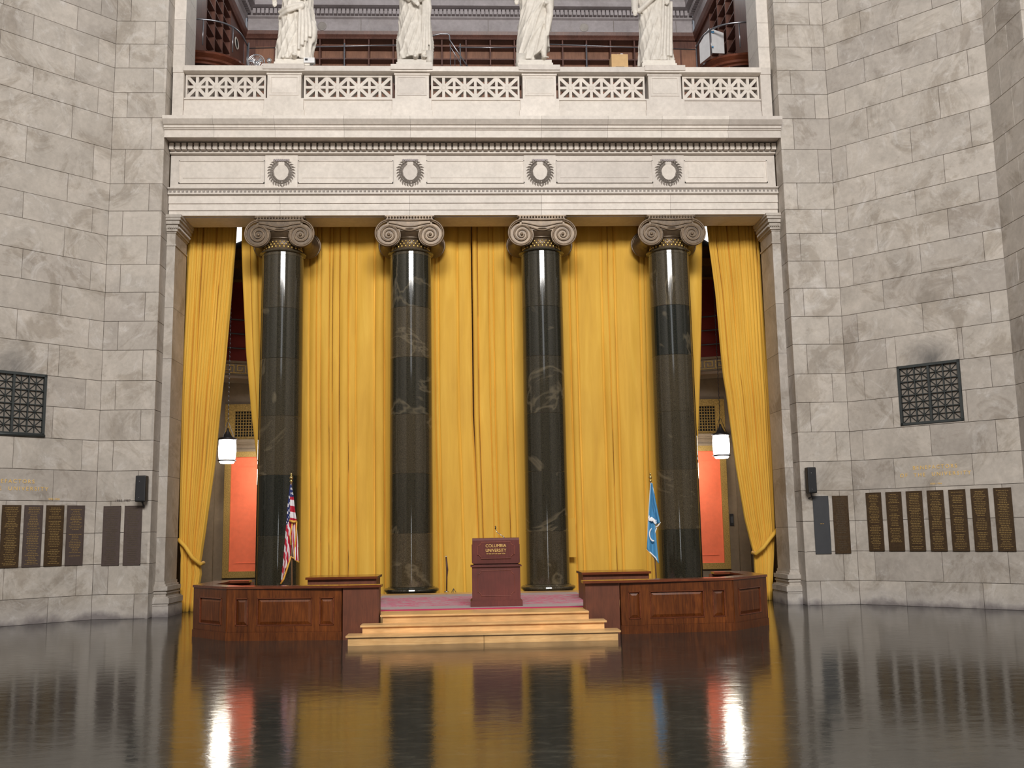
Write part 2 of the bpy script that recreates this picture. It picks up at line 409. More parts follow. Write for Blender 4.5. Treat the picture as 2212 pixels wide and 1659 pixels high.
struct('wall_rear', MB().box(-12, 12, -6.4, -6.0, 0, 14.0), S_WALL, 'rear wall of the hall behind the viewer')
struct('wall_left_side', MB().box(-12.0, -11.6, -6.0, ey2 - 1.2, 0, 15.3), S_WALL, 'side wall of the hall left of the frame')
struct('wall_right_side', MB().box(ex + 3.0, ex + 3.4, -6.0, ey - 1.35, 0, 15.3), S_WALL, 'side wall of the hall right of the frame')

# ------------------------------------------------------------ pilasters at both ends of the colonnade
ZARCH = 8.62
for s, side in ((-1, 'left'), (1, 'right')):
    P = thing('pilaster', f'square grey stone pilaster at {side} end of the colonnade, behind the curtain tieback', 'pilaster', (s * 6.71, 21.54, 0), 'stone pilasters flanking the columns')
    def bx(o, z0, z1):
        x0, x1 = sorted((s * (6.615 - o), s * 6.80))
        return MB().box(x0, x1, 21.54 - o, 22.42, z0, z1)
    js = [.72, 1.62, 2.9, 4.17, 5.43, 6.55, 7.93]
    for a, b in zip(js[:-1], js[1:]): bx(0, a + .003, b - .003).build('stone_block', S_WALL, P)
    bs = MB()
    for o, z0, z1 in ((.14, 0, .22), (.13, .225, .27), (.15, .27, .38), (.12, .38, .41), (.06, .41, .47), (.085, .47, .50), (.06, .50, .53), (.10, .53, .62), (.05, .62, .66), (.02, .66, .72)):
        bs.v += []; x0, x1 = sorted((s * (6.615 - o), s * 6.80)); bs.box(x0, x1, 21.54 - o, 22.42, z0, z1)
    bs.build('base', S_WALL, P)
    cp_ = MB()
    for o, z0, z1 in ((.02, 7.93, 7.97), (.0, 7.97, 8.22), (.02, 8.22, 8.25), (.05, 8.25, 8.30), (.07, 8.30, 8.36), (.06, 8.36, 8.40), (.10, 8.40, 8.48), (.13, 8.48, 8.54), (.15, 8.54, 8.60)):
        x0, x1 = sorted((s * (6.615 - o), s * 6.80)); cp_.box(x0, x1, 21.54 - o, 22.42, z0, z1)
    c_ = cp_.build('capital', S_WALL, P)
    e = MB()
    for k in range(5): e.ball((s * (6.57 + k * .045), 21.46, 8.33), (.018, .02, .03), 8, 5)
    for k in range(12): e.ball((s * 6.535, 21.52 + k * .075, 8.33), (.02, .03, .03), 8, 5)
    e.build('egg_moulding', S_WALL, c_)

# ------------------------------------------------------------ columns
CXS = [-4.357, -1.505, 1.441, 4.346]; CYC = 22.0
ords = ['leftmost, with the striped flag in front', 'second from the left, left of the lectern', 'third from the left, right of the lectern', 'rightmost, with the blue flag beside it']
DZ = [.50, 1.62, 2.90, 4.17, 5.43, 6.55, 7.74]
def rad(z): return .472 - .016 * max(0, (z - 1.5) / 6.3) ** 1.4
drum_meshes = []
for a, b in zip(DZ[:-1], DZ[1:]):
    m = MB().lathe([(rad(a) - .004, a), (rad(a), a + .006)] + [(rad(a + (b - a) * t), a + (b - a) * t) for t in (.25, .5, .75)] + [(rad(b), b - .006), (rad(b) - .004, b)], 64)
    drum_meshes.append(m.mesh('drum', COLM, .5))
mb = MB(); mb.box(-.66, .66, -.66, .66, 0, .16)
mb.lathe([(.60, .16), (.655, .19), (.665, .225), (.655, .26), (.60, .29), (.55, .30), (.535, .34), (.55, .375), (.56, .38), (.585, .40), (.592, .425), (.585, .45), (.55, .47), (.51, .475), (.50, .49), (.475, .50)], 64)
base_me = mb.mesh('base', COLM, .5)
astr = MB().lathe([(.455, 7.74), (.455, 7.80), (.50, 7.815), (.507, 7.83), (.50, 7.85), (.455, 7.855), (.43, 7.86)], 64).mesh('astragal', COLM, .5)
# capital in local coordinates of the column axis
def spiral(side, y, r0=.335, turns=2.75, n=110):
    cx = side * .458; cz = 8.165; pts = []
    for i in range(n + 1):
        ph = turns * 2 * PI * i / n; r = r0 * math.exp(-.083 * ph) * (1 - .25 * (i / n) ** 3)
        pts.append((cx + side * r * math.sin(ph), y, cz + r * math.cos(ph)))
    return pts
neck = MB().lathe([(.425, 7.855), (.43, 7.87), (.40, 7.95), (.385, 8.06), (.40, 8.10), (.43, 8.115), (.43, 8.13), (.41, 8.14), (.47, 8.22), (.50, 8.27), (.48, 8.31)], 48).mesh('neck', CAPM, .5)
nr = MB()
for k in range(28):
    a = 2 * PI * k / 28
    for zz, rr, sx in ((7.93, .405, .030), (7.99, .393, .022), (8.045, .388, .016)):
        off = (PI / 28) if zz == 7.99 else 0
        nr.ball((rr * math.cos(a + off), rr * math.sin(a + off), zz), (.028, .028, sx + .008), 8, 5)
relief = nr.mesh('leaf_relief', GOLDR, True)
vol_mb = MB()
for sx in (-1, 1):
    # bolster: waisted drum along Y
    prof = [(.262, -.475), (.275, -.45), (.262, -.42), (.235, -.36), (.19, -.25), (.165, -.12), (.175, -.05), (.175, .05), (.165, .12), (.19, .25), (.235, .36), (.262, .42), (.275, .45), (.262, .475)]
    t = MB().lathe(prof, 40)
    vs = [(sx * .458 + x, z, 8.165 - .012 + y) for x, y, z in t.v]
    vol_mb.add(vs, t.f)
bol = vol_mb.mesh('volute_bolster', CAPM, .6)
vr = MB()
for y in (-.49, .49):
    for sx in (-1, 1):
        for rr, tr in ((.335, .021), (.300, .013)):
            sp_ = spiral(sx, y, rr)
            n = len(sp_)
            vr.tube(sp_, [tr * (1 - .45 * i / n) for i in range(n)], 7)
        vr.ball((sx * .458, y, 8.165), (.035, .03, .035), 12, 8)
    # sagging channel between the two volutes: three ribs and a web
    N = 26
    for zo, sag, tr in ((.335, .015, .020), (.255, .075, .013), (.195, .105, .018)):
        pts = []
        for i in range(N + 1):
            x = -.458 + .916 * i / N; u = x / .458
            pts.append((x, y, 8.165 + zo - sag * (math.cos(u * PI / 2) ** 2)))
        vr.tube(pts, tr, 7)
ribs = vr.mesh('volute_scroll', CAPR, True)
wb_ = MB()
for sgn in (-1, 1):
    N = 20; top = []; bot = []
    for i in range(N + 1):
        x = -.50 + 1.0 * i / N; u = x / .5
        top.append((x, 8.50 - .015 * math.cos(u * PI / 2) ** 2)); bot.append((x, 8.30 - .06 * math.cos(u * PI / 2) ** 2))
    prof = top + bot[::-1]
    y0, y1 = (sgn * .40, sgn * .475)
    n = len(prof)
    wb_.add([(x, y0, z) for x, z in prof] + [(x, y1, z) for x, z in prof], [(i, (i + 1) % n, (i + 1) % n + n, i + n) for i in range(n)] + [tuple(range(n)), tuple(range(n, 2 * n))])
wb_.box(-.46, .46, -.41, .41, 8.28, 8.50)
web = wb_.mesh('channel', CAPM)
ab = MB(); ab.box(-.52, .52, -.47, .47, 8.50, 8.53); ab.box(-.545, .545, -.455, .455, 8.59, 8.615); ab.box(-.525, .525, -.465, .465, 8.53, 8.59)
for k in range(17):
    x = -.52 + 1.04 * k / 16
    for y in (-.475, .475): ab.ball((x, y, 8.56), (.022, .022, .024), 8, 5)
    for sx in (-.535, .535): ab.ball((sx, x * .88, 8.56), (.022, .022, .024), 8, 5)
for x in (-.54, .54):
    for y in (-.47, .47): ab.ball((x, y, 8.56), (.03, .03, .03), 8, 5)
abme = ab.mesh('abacus', CAPM)
for x, od in zip(CXS, ords):
    c = thing('ionic_column', f'tall polished dark green stone column, {od}', 'column', (x, CYC, 0), 'dark columns of the colonnade')
    for me in drum_meshes: link(me, 'drum', c)
    link(base_me, 'base', c); link(astr, 'astragal', c)
    cap = link(abme, 'capital', c); tag(cap, 'bronze brown scrolled capital')
    for me in (neck, relief, bol, ribs, web): link(me, me.name.split('.')[0], cap)

# ------------------------------------------------------------ entablature
EX = 6.79
ent = thing('entablature', 'pale stone entablature with wreaths and tooth-like dentils over the four columns', 'entablature', (0, 21.56, ZARCH))
def strip(name, prof, x0=-EX, x1=EX, mat=S_ENT, par=ent):
    return MB().extrude(prof, x0, x1).build(name, mat, par)
YB = 22.42
joints = [-EX, CXS[0], CXS[1], CXS[2], CXS[3], EX]
for a, b in zip(joints[:-1], joints[1:]):
    strip('architrave_block', [(21.56, 8.62), (21.56, 8.735), (21.535, 8.735), (21.535, 8.885), (21.51, 8.885), (21.51, 9.06), (22.42, 9.06), (22.42, 8.62)], a + .0025, b - .0025)
strip('egg_and_dart_band', [(21.50, 9.06), (21.44, 9.075), (21.44, 9.11), (21.48, 9.115), (21.48, 9.17), (21.42, 9.20), (21.42, 9.225), (22.42, 9.225), (22.42, 9.06)])
eg = MB()
for k in range(150): eg.ball((-EX + .05 + k * (2 * EX - .1) / 149, 21.465, 9.143), (.026, .03, .034), 6, 4)
tag(eg.build('egg_ornament', S_WRE, ent), kind='stuff')
strip('frieze', [(21.60, 9.22), (21.60, 10.03), (22.42, 10.03), (22.42, 9.22)])
PB = [(-6.60, -4.72), (-3.98, -1.87), (-1.13, 1.07), (1.79, 3.98), (4.70, 6.60)]
for a, b in PB:                                         # sunk panels framed by a moulding, slightly proud field
    p = MB()
    z0, z1 = 9.37, 9.895
    p.box(a, b, 21.585, 21.60, z0, z1)
    for (x0, x1, u0, u1) in ((a, b, z1 - .02, z1), (a, b, z0, z0 + .02), (a, a + .02, z0, z1), (b - .02, b, z0, z1)): p.box(x0, x1, 21.565, 21.60, u0, u1)
    pi = 0.09
    p.box(a + pi, b - pi, 21.572, 21.60, z0 + .12, z1 - .08)
    p.build('frieze_panel', S_ENT, ent)
for x in (-4.35, -1.49, 1.425, 4.34):                   # laurel wreaths: horseshoe of leaves tied with a ribbon
    pn = MB().box(x - .36, x + .36, 21.575, 21.60, 9.235, 10.02).build('wreath_panel', S_ENT, ent)
    wm = MB(); cz = 9.62
    for k in range(25):
        a = math.radians(-235 + 290 * k / 24 - 0)
        a = math.radians(-62 + -(0) + (k / 24) * 304) - PI / 2 - math.radians(90)
        a = math.radians(118 + 304 * k / 24)
        rr = .235; ex_, ez_ = rr * math.cos(a) * .98, rr * math.sin(a) * 1.08
        for q in (-1, 0, 1):
            px, pz = x + ex_ * (1 + q * .19), cz + ez_ * (1 + q * .19)
            ang = a + PI / 2 * (1 if k < 12 else -1) * -1 + q * .5
            L_, W_ = .058 + .012 * math.sin(k * 2.1 + q), .024; ang = a + PI / 2 + (1 if k < 12.5 else -1) * (-.15 - .75 * q) + (0 if k < 12.5 else PI)
            ca, sa = math.cos(ang), math.sin(ang)
            pts = [(px - ca * L_, pz - sa * L_), (px - sa * W_, pz + ca * W_), (px + ca * L_, pz + sa * L_), (px + sa * W_, pz - ca * W_)]
            wm.add([(u, 21.573, v) for u, v in pts] + [(px, 21.515 - .015 * (1 - abs(q)), pz)], [(0, 1, 4), (1, 2, 4), (2, 3, 4), (3, 0, 4)])
    wr = wm.build('wreath', S_WRE, ent); tag(wr, 'carved laurel wreath in relief, darker grey', kind='stuff')
    rb = MB(); rb.tube([(x - .17 + .34 * i / 16, 21.55, cz + .275 + .016 * math.sin(i * 1.55)) for i in range(17)], .016, 6)
    rb.tube([(x - .17 + .34 * i / 16, 21.55, cz + .275 - .016 * math.sin(i * 1.55)) for i in range(17)], .014, 6)
    rb.build('ribbon', S_GAL, ent)
    sh = MB(); N = 22; pr = []
    for i in range(N):
        a = 2 * PI * i / N; pr.append((x + .155 * math.cos(a) * (1.0 if math.sin(a) < 0 else 1.05), cz + .01 + (.20 if math.sin(a) < 0 else .16) * math.sin(a)))
    sh.add([(u, 21.575, v) for u, v in pr] + [(u, 21.56, v) for u, v in pr], [tuple(range(N, 2 * N))] + [(i, (i + 1) % N, (i + 1) % N + N, i + N) for i in range(N)])
    sh.build('shield', S_ENT, ent)
strip('bed_moulding', [(21.53, 10.03), (21.50, 10.045), (21.50, 10.07), (21.53, 10.08), (21.53, 10.27), (22.42, 10.27), (22.42, 10.03)])
dm = MB().box(-.047, .047, 0, .14, 0, .145); dme = dm.mesh('dentil', S_ENT)
ND = 100
for k in range(ND):
    x = -EX + .06 + (2 * EX - .12) * k / (ND - 1)
    o = link(dme, 'dentil', ent); o.location = (x, 21.39 - 21.56, 10.09 - ZARCH)
dl = MB()
for k in range(ND - 1):
    x = -EX + .06 + (2 * EX - .12) * (k + .5) / (ND - 1); dl.box(x - .02, x + .02, 21.45, 21.54, 10.13, 10.175)
tag(dl.build('dentil_link', S_ENT, ent), kind='stuff')
jj = [-EX, -5.72, -4.4, -2.9, -1.45, -.02, 1.43, 2.9, 4.1, 5.6, EX]
for a, b in zip(jj[:-1], jj[1:]):
    strip('cornice_block', [(21.05, 10.225), (21.05, 10.39), (21.02, 10.395), (21.02, 10.42), (20.99, 10.425), (20.99, 10.475), (20.95, 10.49), (20.87, 10.58), (20.87, 10.655), (20.90, 10.66), (22.42, 10.70), (22.42, 10.27), (21.10, 10.265), (21.08, 10.235)], a + .002, b - .002)
# soffit underside coffers
strip('soffit_fillet', [(21.66, 8.600), (21.66, 8.625), (22.30, 8.625), (22.30, 8.600)])

# ------------------------------------------------------------ balustrade with pierced panels, pedestals
bal = thing('balustrade', 'pale stone balustrade with star-pierced panels above the cornice', 'balustrade', (0, 21.5, 10.68))
PED = [(-4.67, -3.92), (-1.82, -1.06), (1.06, 1.82), (3.93, 4.68)]
PAN = [(-6.50, -4.72), (-3.87, -1.89), (-1.01, .99), (1.88, 3.86), (4.73, 6.50)]
for a, b in PAN:
    ea, eb = max(a - .1, -6.515), min(b + .1, 6.515)
    MB().box(ea, eb, 21.46, 21.80, 10.70, 11.02).box(ea, eb, 21.50, 21.78, 11.02, 11.285).box(ea, eb, 21.47, 21.8, 11.285, 11.32).build('plinth_block', S_ENT, bal)
    p = MB(); y0, y1 = 21.53, 21.68
    z0, z1 = 11.375, 11.845
    p.box(a, b, y0, y1, 11.32, z0); p.box(a, b, y0, y1, z1, 11.90)
    L_ = b - a - .08; u = L_ / 4; x0 = a + .04
    p.box(a, x0, y0, y1, z0, z1); p.box(b - .04, b, y0, y1, z0, z1)
    hw = .032
    for k in range(4):
        cx_, cz_ = x0 + u * (k + .5), (z0 + z1) / 2; hx, hz = u / 2, (z1 - z0) / 2
        if k: p.box(x0 + u * k - .030, x0 + u * k + .030, y0 + .01, y1 - .01, z0, z1)
        p.box(cx_ - hw, cx_ + hw, y0 + .01, y1 - .01, z0, z1)
        p.box(x0 + u * k, x0 + u * (k + 1), y0 + .012, y1 - .012, cz_ - hw, cz_ + hw)
        for sg in (-1, 1):
            L2 = math.hypot(hx, hz); ux, uz = hx / L2, sg * hz / L2; nx, nz = -uz * hw * 1.15, ux * hw * 1.15
            q = [(cx_ - hx + nx, cz_ - sg * hz + nz), (cx_ - hx - nx, cz_ - sg * hz - nz), (cx_ + hx - nx, cz_ + sg * hz - nz), (cx_ + hx + nx, cz_ + sg * hz + nz)]
            p.add([(i, y0 + .014, j) for i, j in q] + [(i, y1 - .014, j) for i, j in q], [(0, 1, 2, 3), (7, 6, 5, 4), (0, 4, 5, 1), (1, 5, 6, 2), (2, 6, 7, 3), (3, 7, 4, 0)])
        p.ball((cx_, y0 + .012, cz_), (.055, .015, .055), 10, 5)
    p.build('pierced_panel', S_ENT, bal)
    MB().extrude([(21.42, 11.90), (21.36, 11.915), (21.35, 12.03), (21.38, 12.045), (21.86, 12.06), (21.86, 11.90)], max(a - .09, -6.515), min(b + .09, 6.515)).build('cap_rail', S_ENT, bal)
for s in (-1, 1):
    x0, x1 = sorted((s * 6.52, s * 6.76))
    MB().box(x0, x1, 21.44, 21.9, 10.70, 11.9).box(x0 - .0, x1, 21.42, 21.9, 11.9, 12.06).build('end_post', S_ENT, bal)
for a, b in PED:
    m_ = (a + b) / 2
    p = MB().box(a - .08, b + .08, 21.41, 21.95, 10.70, 11.02).box(a - .06, b + .06, 21.43, 21.95, 11.02, 11.29).box(a, b, 21.45, 21.95, 11.29, 11.86)
    p.box(a - .02, b + .02, 21.43, 21.95, 11.86, 11.91)
    p.build('pedestal', S_ENT, bal)
    MB().box(a + .05, b - .05, 21.437, 21.46, 11.375, 11.41).box(a + .05, b - .05, 21.437, 21.46, 11.80, 11.83).box(a + .05, a + .08, 21.437, 21.46, 11.41, 11.80).box(b - .08, b - .05, 21.437, 21.46, 11.41, 11.80).box(a + .1, b - .1, 21.443, 21.46, 11.43, 11.78).build('pedestal_panel', S_ENT, bal)
    MB().box(a - .06, b + .06, 21.36, 22.05, 11.91, 11.95).box(a - .09, b + .09, 21.33, 22.05, 11.95, 12.07).build('pedestal_cap', S_ENT, bal)

# jambs of the opening above the cornice
for s, side in ((-1, 'left'), (1, 'right')):
    x0, x1 = sorted((s * 6.56, s * 6.76)); y0, y1 = sorted((s * 6.54, s * 6.8))
    j = struct('trim_1' if s < 0 else 'trim_2', MB().box(x0, x1, 21.56, 22.3, 12.07, 15.3), S_DARK, f'stone jamb at {side} of the gallery opening')
    z = 12.07
    for k, h in enumerate((.55, .6, .62, .6, .6, .25)):
        MB().box(y0, y1, 21.54, 22.34, z + .003, z + h - .003).build('stone_block', S_ENT, j); z += h

# ------------------------------------------------------------ statues
def fold(t): return 1 - abs(math.sin(t))
def statue(x, label, P):
    z0 = 12.25
    t = thing('statue', label, 'statue', (x, 21.76, 12.07), 'robed stone statues on the balustrade pedestals')
    b = MB().box(x - .40, x + .40, 21.42, 22.06, 12.07, 12.16); b.box(x - .375, x + .375, 21.46, 22.05, 12.16, 12.25)
    b.build('plinth', S_STAT, t)
    H = 2.75; r = random.Random(P['seed'])
    NA, NZ = 120, 70
    fs = [(r.choice((7, 9, 11, 13)), r.uniform(-1, 1) * 1.6 + P['slant'] * 2.2, r.uniform(0, 6), r.uniform(.5, 1)) for _ in range(4)]
    def prof(t_):                                        # half width, half depth, centre shift by height fraction
        K = [(0, .43, .33, P['sx'] * 0), (.15, .42, .32, 0), (.35, .38, .30, P['sx'] * .5), (.5, .345, .27, P['sx']), (.58, .35, .26, P['sx']), (.68, .33, .24, P['sx'] * .6), (.78, .37, .24, P['sx'] * .2), (.85, .34, .22, 0), (.90, .16, .14, 0), (.93, .105, .11, 0)]
        for (a, b2) in zip(K[:-1], K[1:]):
            if a[0] <= t_ <= b2[0]:
                f = (t_ - a[0]) / (b2[0] - a[0]); f = f * f * (3 - 2 * f); return [a[i] + (b2[i] - a[i]) * f for i in (1, 2, 3)]
        return K[-1][1:]
    vs = []
    for j in range(NZ + 1):
        for k in range(NA):
            a = 2 * PI * k / NA
            front = max(0, -math.sin(a))
            hem = P['hem'](math.cos(a)) * (.75 + .25 * front)
            tt = j / NZ * .93
            z = hem + (H * .93 - hem) * (j / NZ); tt = z / H
            hw, hd, cs = prof(min(tt, .93))
            amp = (.15 if tt < .5 else .09) * (1 - min(1, max(0, (tt - .82) / .08)))
            q = sum(w_ * fold(n_ * a / 2 + sl * tt * 2.4 + ph) ** 2 for n_, sl, ph, w_ in fs) / 2.4
            xx, zz = hw * math.cos(a), z
            pull = 0
            for (kk, sl_, ph_, x0_, x1_) in P['pulls']:
                wgt = max(0, min(1, (xx - x0_) / .08)) * max(0, min(1, (x1_ - xx) / .08)) * min(1, front * 1.6)
                pull += wgt * (fold(kk * (xx - sl_ * zz) + ph_ + .5 * math.sin(zz * 2)) ** 3 - .25)
            q = q * (.45 if P['pulls'] and front > .2 and tt < .62 else 1) + (.25 if P['pulls'] and front > .2 and tt < .62 else 0)
            big = P['drape'](math.cos(a), tt) + .12 * pull * (1 - min(1, max(0, (tt - .6) / .2)))
            m = 1 - amp * 1.1 + amp * 2.2 * q + big
            vs.append((x + cs + hw * m * math.cos(a), 21.76 + hd * m * math.sin(a), z0 + z))
    f = [(j * NA + k, j * NA + (k + 1) % NA, (j + 1) * NA + (k + 1) % NA, (j + 1) * NA + k) for j in range(NZ) for k in range(NA)]
    f += [tuple(range(NA))[::-1], tuple(range(NZ * NA, (NZ + 1) * NA))]
    bd = MB().add(vs, f)
    for pts, rs in P['limbs']: bd.tube([(x + p[0], 21.76 + p[1], z0 + p[2]) for p in pts], rs, 14)
    for (px, py, pz, rx, ry, rz) in P['blobs']: bd.ball((x + px, 21.76 + py, z0 + pz), (rx, ry, rz), 14, 9)
    # head: skull, jaw, nose, brow, ears, neck
    bd.ball((x, 21.74, z0 + 2.72), (.135, .165, .19), 20, 14); bd.ball((x, 21.67, z0 + 2.62), (.085, .09, .09), 14, 10)
    bd.ball((x, 21.575, z0 + 2.70), (.022, .04, .045), 8, 6); bd.ball((x, 21.60, z0 + 2.755), (.09, .03, .02), 10, 6)
    for q in (-1, 1): bd.ball((x + q * .135, 21.75, z0 + 2.70), (.018, .035, .045), 8, 6)
    bd.tube([(x, 21.77, z0 + 2.42), (x, 21.75, z0 + 2.62)], [.12, .095], 14)
    o = bd.build('figure', S_STAT, t, True)
    rm = o.modifiers.new('continuous', 'REMESH'); rm.mode = 'VOXEL'; rm.voxel_size = .016; rm.use_smooth_shade = True
    hb = MB()
    for k in range(46):
        a = r.uniform(0, 2 * PI); e_ = r.uniform(.05, 1.45)
        hx, hy, hz = math.cos(a) * math.cos(e_), math.sin(a) * math.cos(e_), math.sin(e_)
        if hy < -.35 and hz < .55: continue
        hb.ball((x + .14 * hx, 21.76 + .165 * hy, z0 + 2.73 + .19 * hz), .042, 7, 5)
    hb.build('hair', S_STAT, t, True)
    for nm, mb_ in P.get('extra', lambda x_, z_: [])(x, z0): mb_.build(nm, S_STAT, t, True)
    return t
def foot(dx, dy, yaw=0):
    return [([(dx, dy, .30), (dx + .01, dy - .02, .12), (dx + .02 * 1, dy - .02, .05)], [.075, .06, .05]), ([(dx, dy + .04, .045), (dx + .05 * yaw, dy - .10, .045), (dx + .13 * yaw, dy - .20, .03)], [.055, .06, .035])]
def toes(dx, dy, yaw=0): return [(dx + .14 * yaw + (i - 2) * .024, dy - .22 + abs(i - 1) * .008, .022, .014, .03, .016) for i in range(5)]
def hand(cx, cy_, cz_, dx, dz, s=1):
    out = []
    for i in range(4):
        o = (i - 1.5) * .026; L_ = (.10, .12, .115, .09)[i]
        out.append(([(cx - dz * o, cy_ - .01, cz_ + dx * o), (cx - dz * o + dx * L_ * .6, cy_ - .035, cz_ + dx * o + dz * L_ * .6), (cx - dz * o + dx * L_, cy_ - .015, cz_ + dx * o + dz * L_)], [.016, .015, .011]))
    out.append(([(cx, cy_, cz_), (cx + s * .06 * abs(dz) + dx * .03, cy_ - .05, cz_ + dz * .04 + .03)], [.018, .013]))
    return out
# 1: cloak wound round the waist, bunch of cloth hanging at the viewer's right
statue(-4.13, 'robed stone statue at far left, cloak knotted at waist, above the leftmost column', dict(pulls=[(17, .42, 0, -.5, .14), (30, .03, 1, .12, .5)], seed=3, slant=1.4, sx=.05,
    hem=lambda c: .02 + (.14 if -.1 < c < .35 else .02 * abs(c)), drape=lambda c, t: (.16 if c > .55 and .12 < t < .50 else 0) * math.sin((t - .12) / .38 * PI),
    limbs=foot(.05, -.26, .1) + foot(-.2, -.16, 0) + [([(-.36, -.02, 2.22), (-.50, -.06, 1.8), (-.44, -.20, 1.42)], [.095, .08, .055]), ([(.36, -.02, 2.22), (.46, -.04, 1.85), (.26, -.28, 1.5)], [.095, .08, .055]),
        ([(-.34, -.13, 1.20), (-.12, -.33, 1.22), (.12, -.35, 1.28), (.30, -.20, 1.32)], [.045, .055, .055, .05]), ([(-.34, -.12, 1.10), (-.1, -.33, 1.13), (.14, -.35, 1.21)], [.035, .04, .04])]
        + [([(.16 + .055 * i, -.32 + .04 * i, 1.26), (.16 + .075 * i, -.36 + .045 * i, .8), (.15 + .08 * i, -.34 + .04 * i, .20 + .12 * i)], [.03, .04, .03]) for i in range(4)] + hand(-.44, -.2, 1.40, .2, -.98) + hand(.24, -.28, 1.48, -.8, -.2, -1),
    blobs=[(.18, -.34, 1.26, .09, .06, .09), (.42, -.1, .75, .10, .1, .28)] + toes(.05, -.24, .1)))
# 2: wrists crossed in front, hem rising to the right
statue(-1.39, 'robed stone statue with wrists crossed, second from left, above the second column', dict(pulls=[(18, .38, .5, -.5, .16), (32, .0, 1, .14, .5)], seed=11, slant=2.2, sx=-.02,
    hem=lambda c: .03 + .16 * max(0, (c + .9) / 1.9), drape=lambda c, t: (.05 if c > .3 else 0),
    limbs=foot(.03, -.22, 0) + foot(.2, -.2, .3) + [([(-.35, -.02, 2.22), (-.42, -.08, 1.82), (-.10, -.34, 1.42)], [.10, .10, .06]), ([(.35, -.02, 2.22), (.42, -.08, 1.85), (.12, -.36, 1.40)], [.10, .10, .06]), ([(.30, -.22, 1.75), (.36, -.2, 1.3), (.34, -.2, .9)], [.05, .045, .02])]
        + [([(.20 + .05 * i, -.27 + .02 * i, 1.5), (.20 + .05 * i, -.30 + .02 * i, .9), (.16 + .07 * i, -.30 + .02 * i, .22)], [.018, .024, .02]) for i in range(4)] + hand(.0, -.38, 1.40, .5, -.86) + hand(.05, -.36, 1.34, .7, -.7),
    blobs=[(.0, -.36, 1.40, .07, .05, .06), (.02, -.36, 1.36, .06, .05, .07)] + toes(.2, -.18, .3),
    extra=lambda x_, z_: [('support_block', MB().box(x_ + .27, x_ + .42, 21.43, 21.75, z_ - .14, z_ + .20))]))
# 3: hem swept up over a bare shin, sandalled foot
statue(1.36, 'robed stone statue with bare shin and cloth over arm, above the third column', dict(pulls=[(17, .30, .8, -.5, .5), (9, .6, 0, -.5, .3)], seed=21, slant=-2.0, sx=.03,
    hem=lambda c: .03 + .50 * max(0, (c + .25) / 1.25) ** 1.1, drape=lambda c, t: -.08 * max(0, c) * (1 if t < .3 else 0),
    limbs=foot(.20, -.2, 0) + [([(.22, -.14, .75), (.22, -.20, .40), (.21, -.18, .10)], [.10, .075, .05])] + foot(-.05, -.1, 0) + [([(-.35, -.02, 2.22), (-.44, -.06, 1.85), (-.40, -.2, 1.5)], [.10, .09, .06]), ([(.35, -.02, 2.22), (.42, -.06, 1.80), (.34, -.26, 1.45)], [.10, .12, .07]), ([(.36, -.22, 1.52), (.37, -.24, 1.1), (.30, -.22, .62)], [.11, .07, .03]), ([(.40, -.2, 1.4), (.30, -.26, 1.0), (.27, -.22, .7)], [.05, .05, .03])] + hand(.31, -.3, 1.42, -.6, -.6, -1) + hand(-.4, -.22, 1.48, 0, -1),
    blobs=[(.37, -.16, 1.42, .11, .12, .16)] + toes(.22, -.18, .2),
    extra=lambda x_, z_: [('support_block', MB().box(x_ - .42, x_ - .22, 21.5, 21.85, z_ - .15, z_ + .18))]))
# 4: full straight folds, one arm lowered
statue(4.20, 'robed stone statue at far right with long straight folds, above the rightmost column', dict(pulls=[(17, .40, .2, -.5, .1), (34, .0, .4, .05, .5)], seed=33, slant=.9, sx=-.03,
    hem=lambda c: .0, drape=lambda c, t: (.10 if c > .25 and .3 < t < .6 else 0),
    limbs=[([(-.35, -.02, 2.22), (-.46, -.06, 1.75), (-.50, -.2, 1.22)], [.12, .11, .07]), ([(.34, -.02, 2.22), (.42, -.08, 1.85), (.25, -.30, 1.50)], [.11, .10, .06]), ([(-.42, -.16, 1.24), (-.1, -.33, 1.5), (.2, -.30, 1.72)], [.06, .06, .05])]
        + [([(.16 + .07 * i, -.28 + .03 * i, 1.5), (.12 + .07 * i, -.31 + .03 * i, .9), (.06 + .08 * i, -.31 + .02 * i, .12)], [.03, .036, .03]) for i in range(4)] + hand(-.50, -.22, 1.22, -.1, -.99) + hand(.23, -.32, 1.45, 0, -1),
    blobs=[(.24, -.30, 1.45, .05, .05, .08), (-.49, -.2, 1.24, .06, .06, .06)] + foot(0, 0)[:0]))

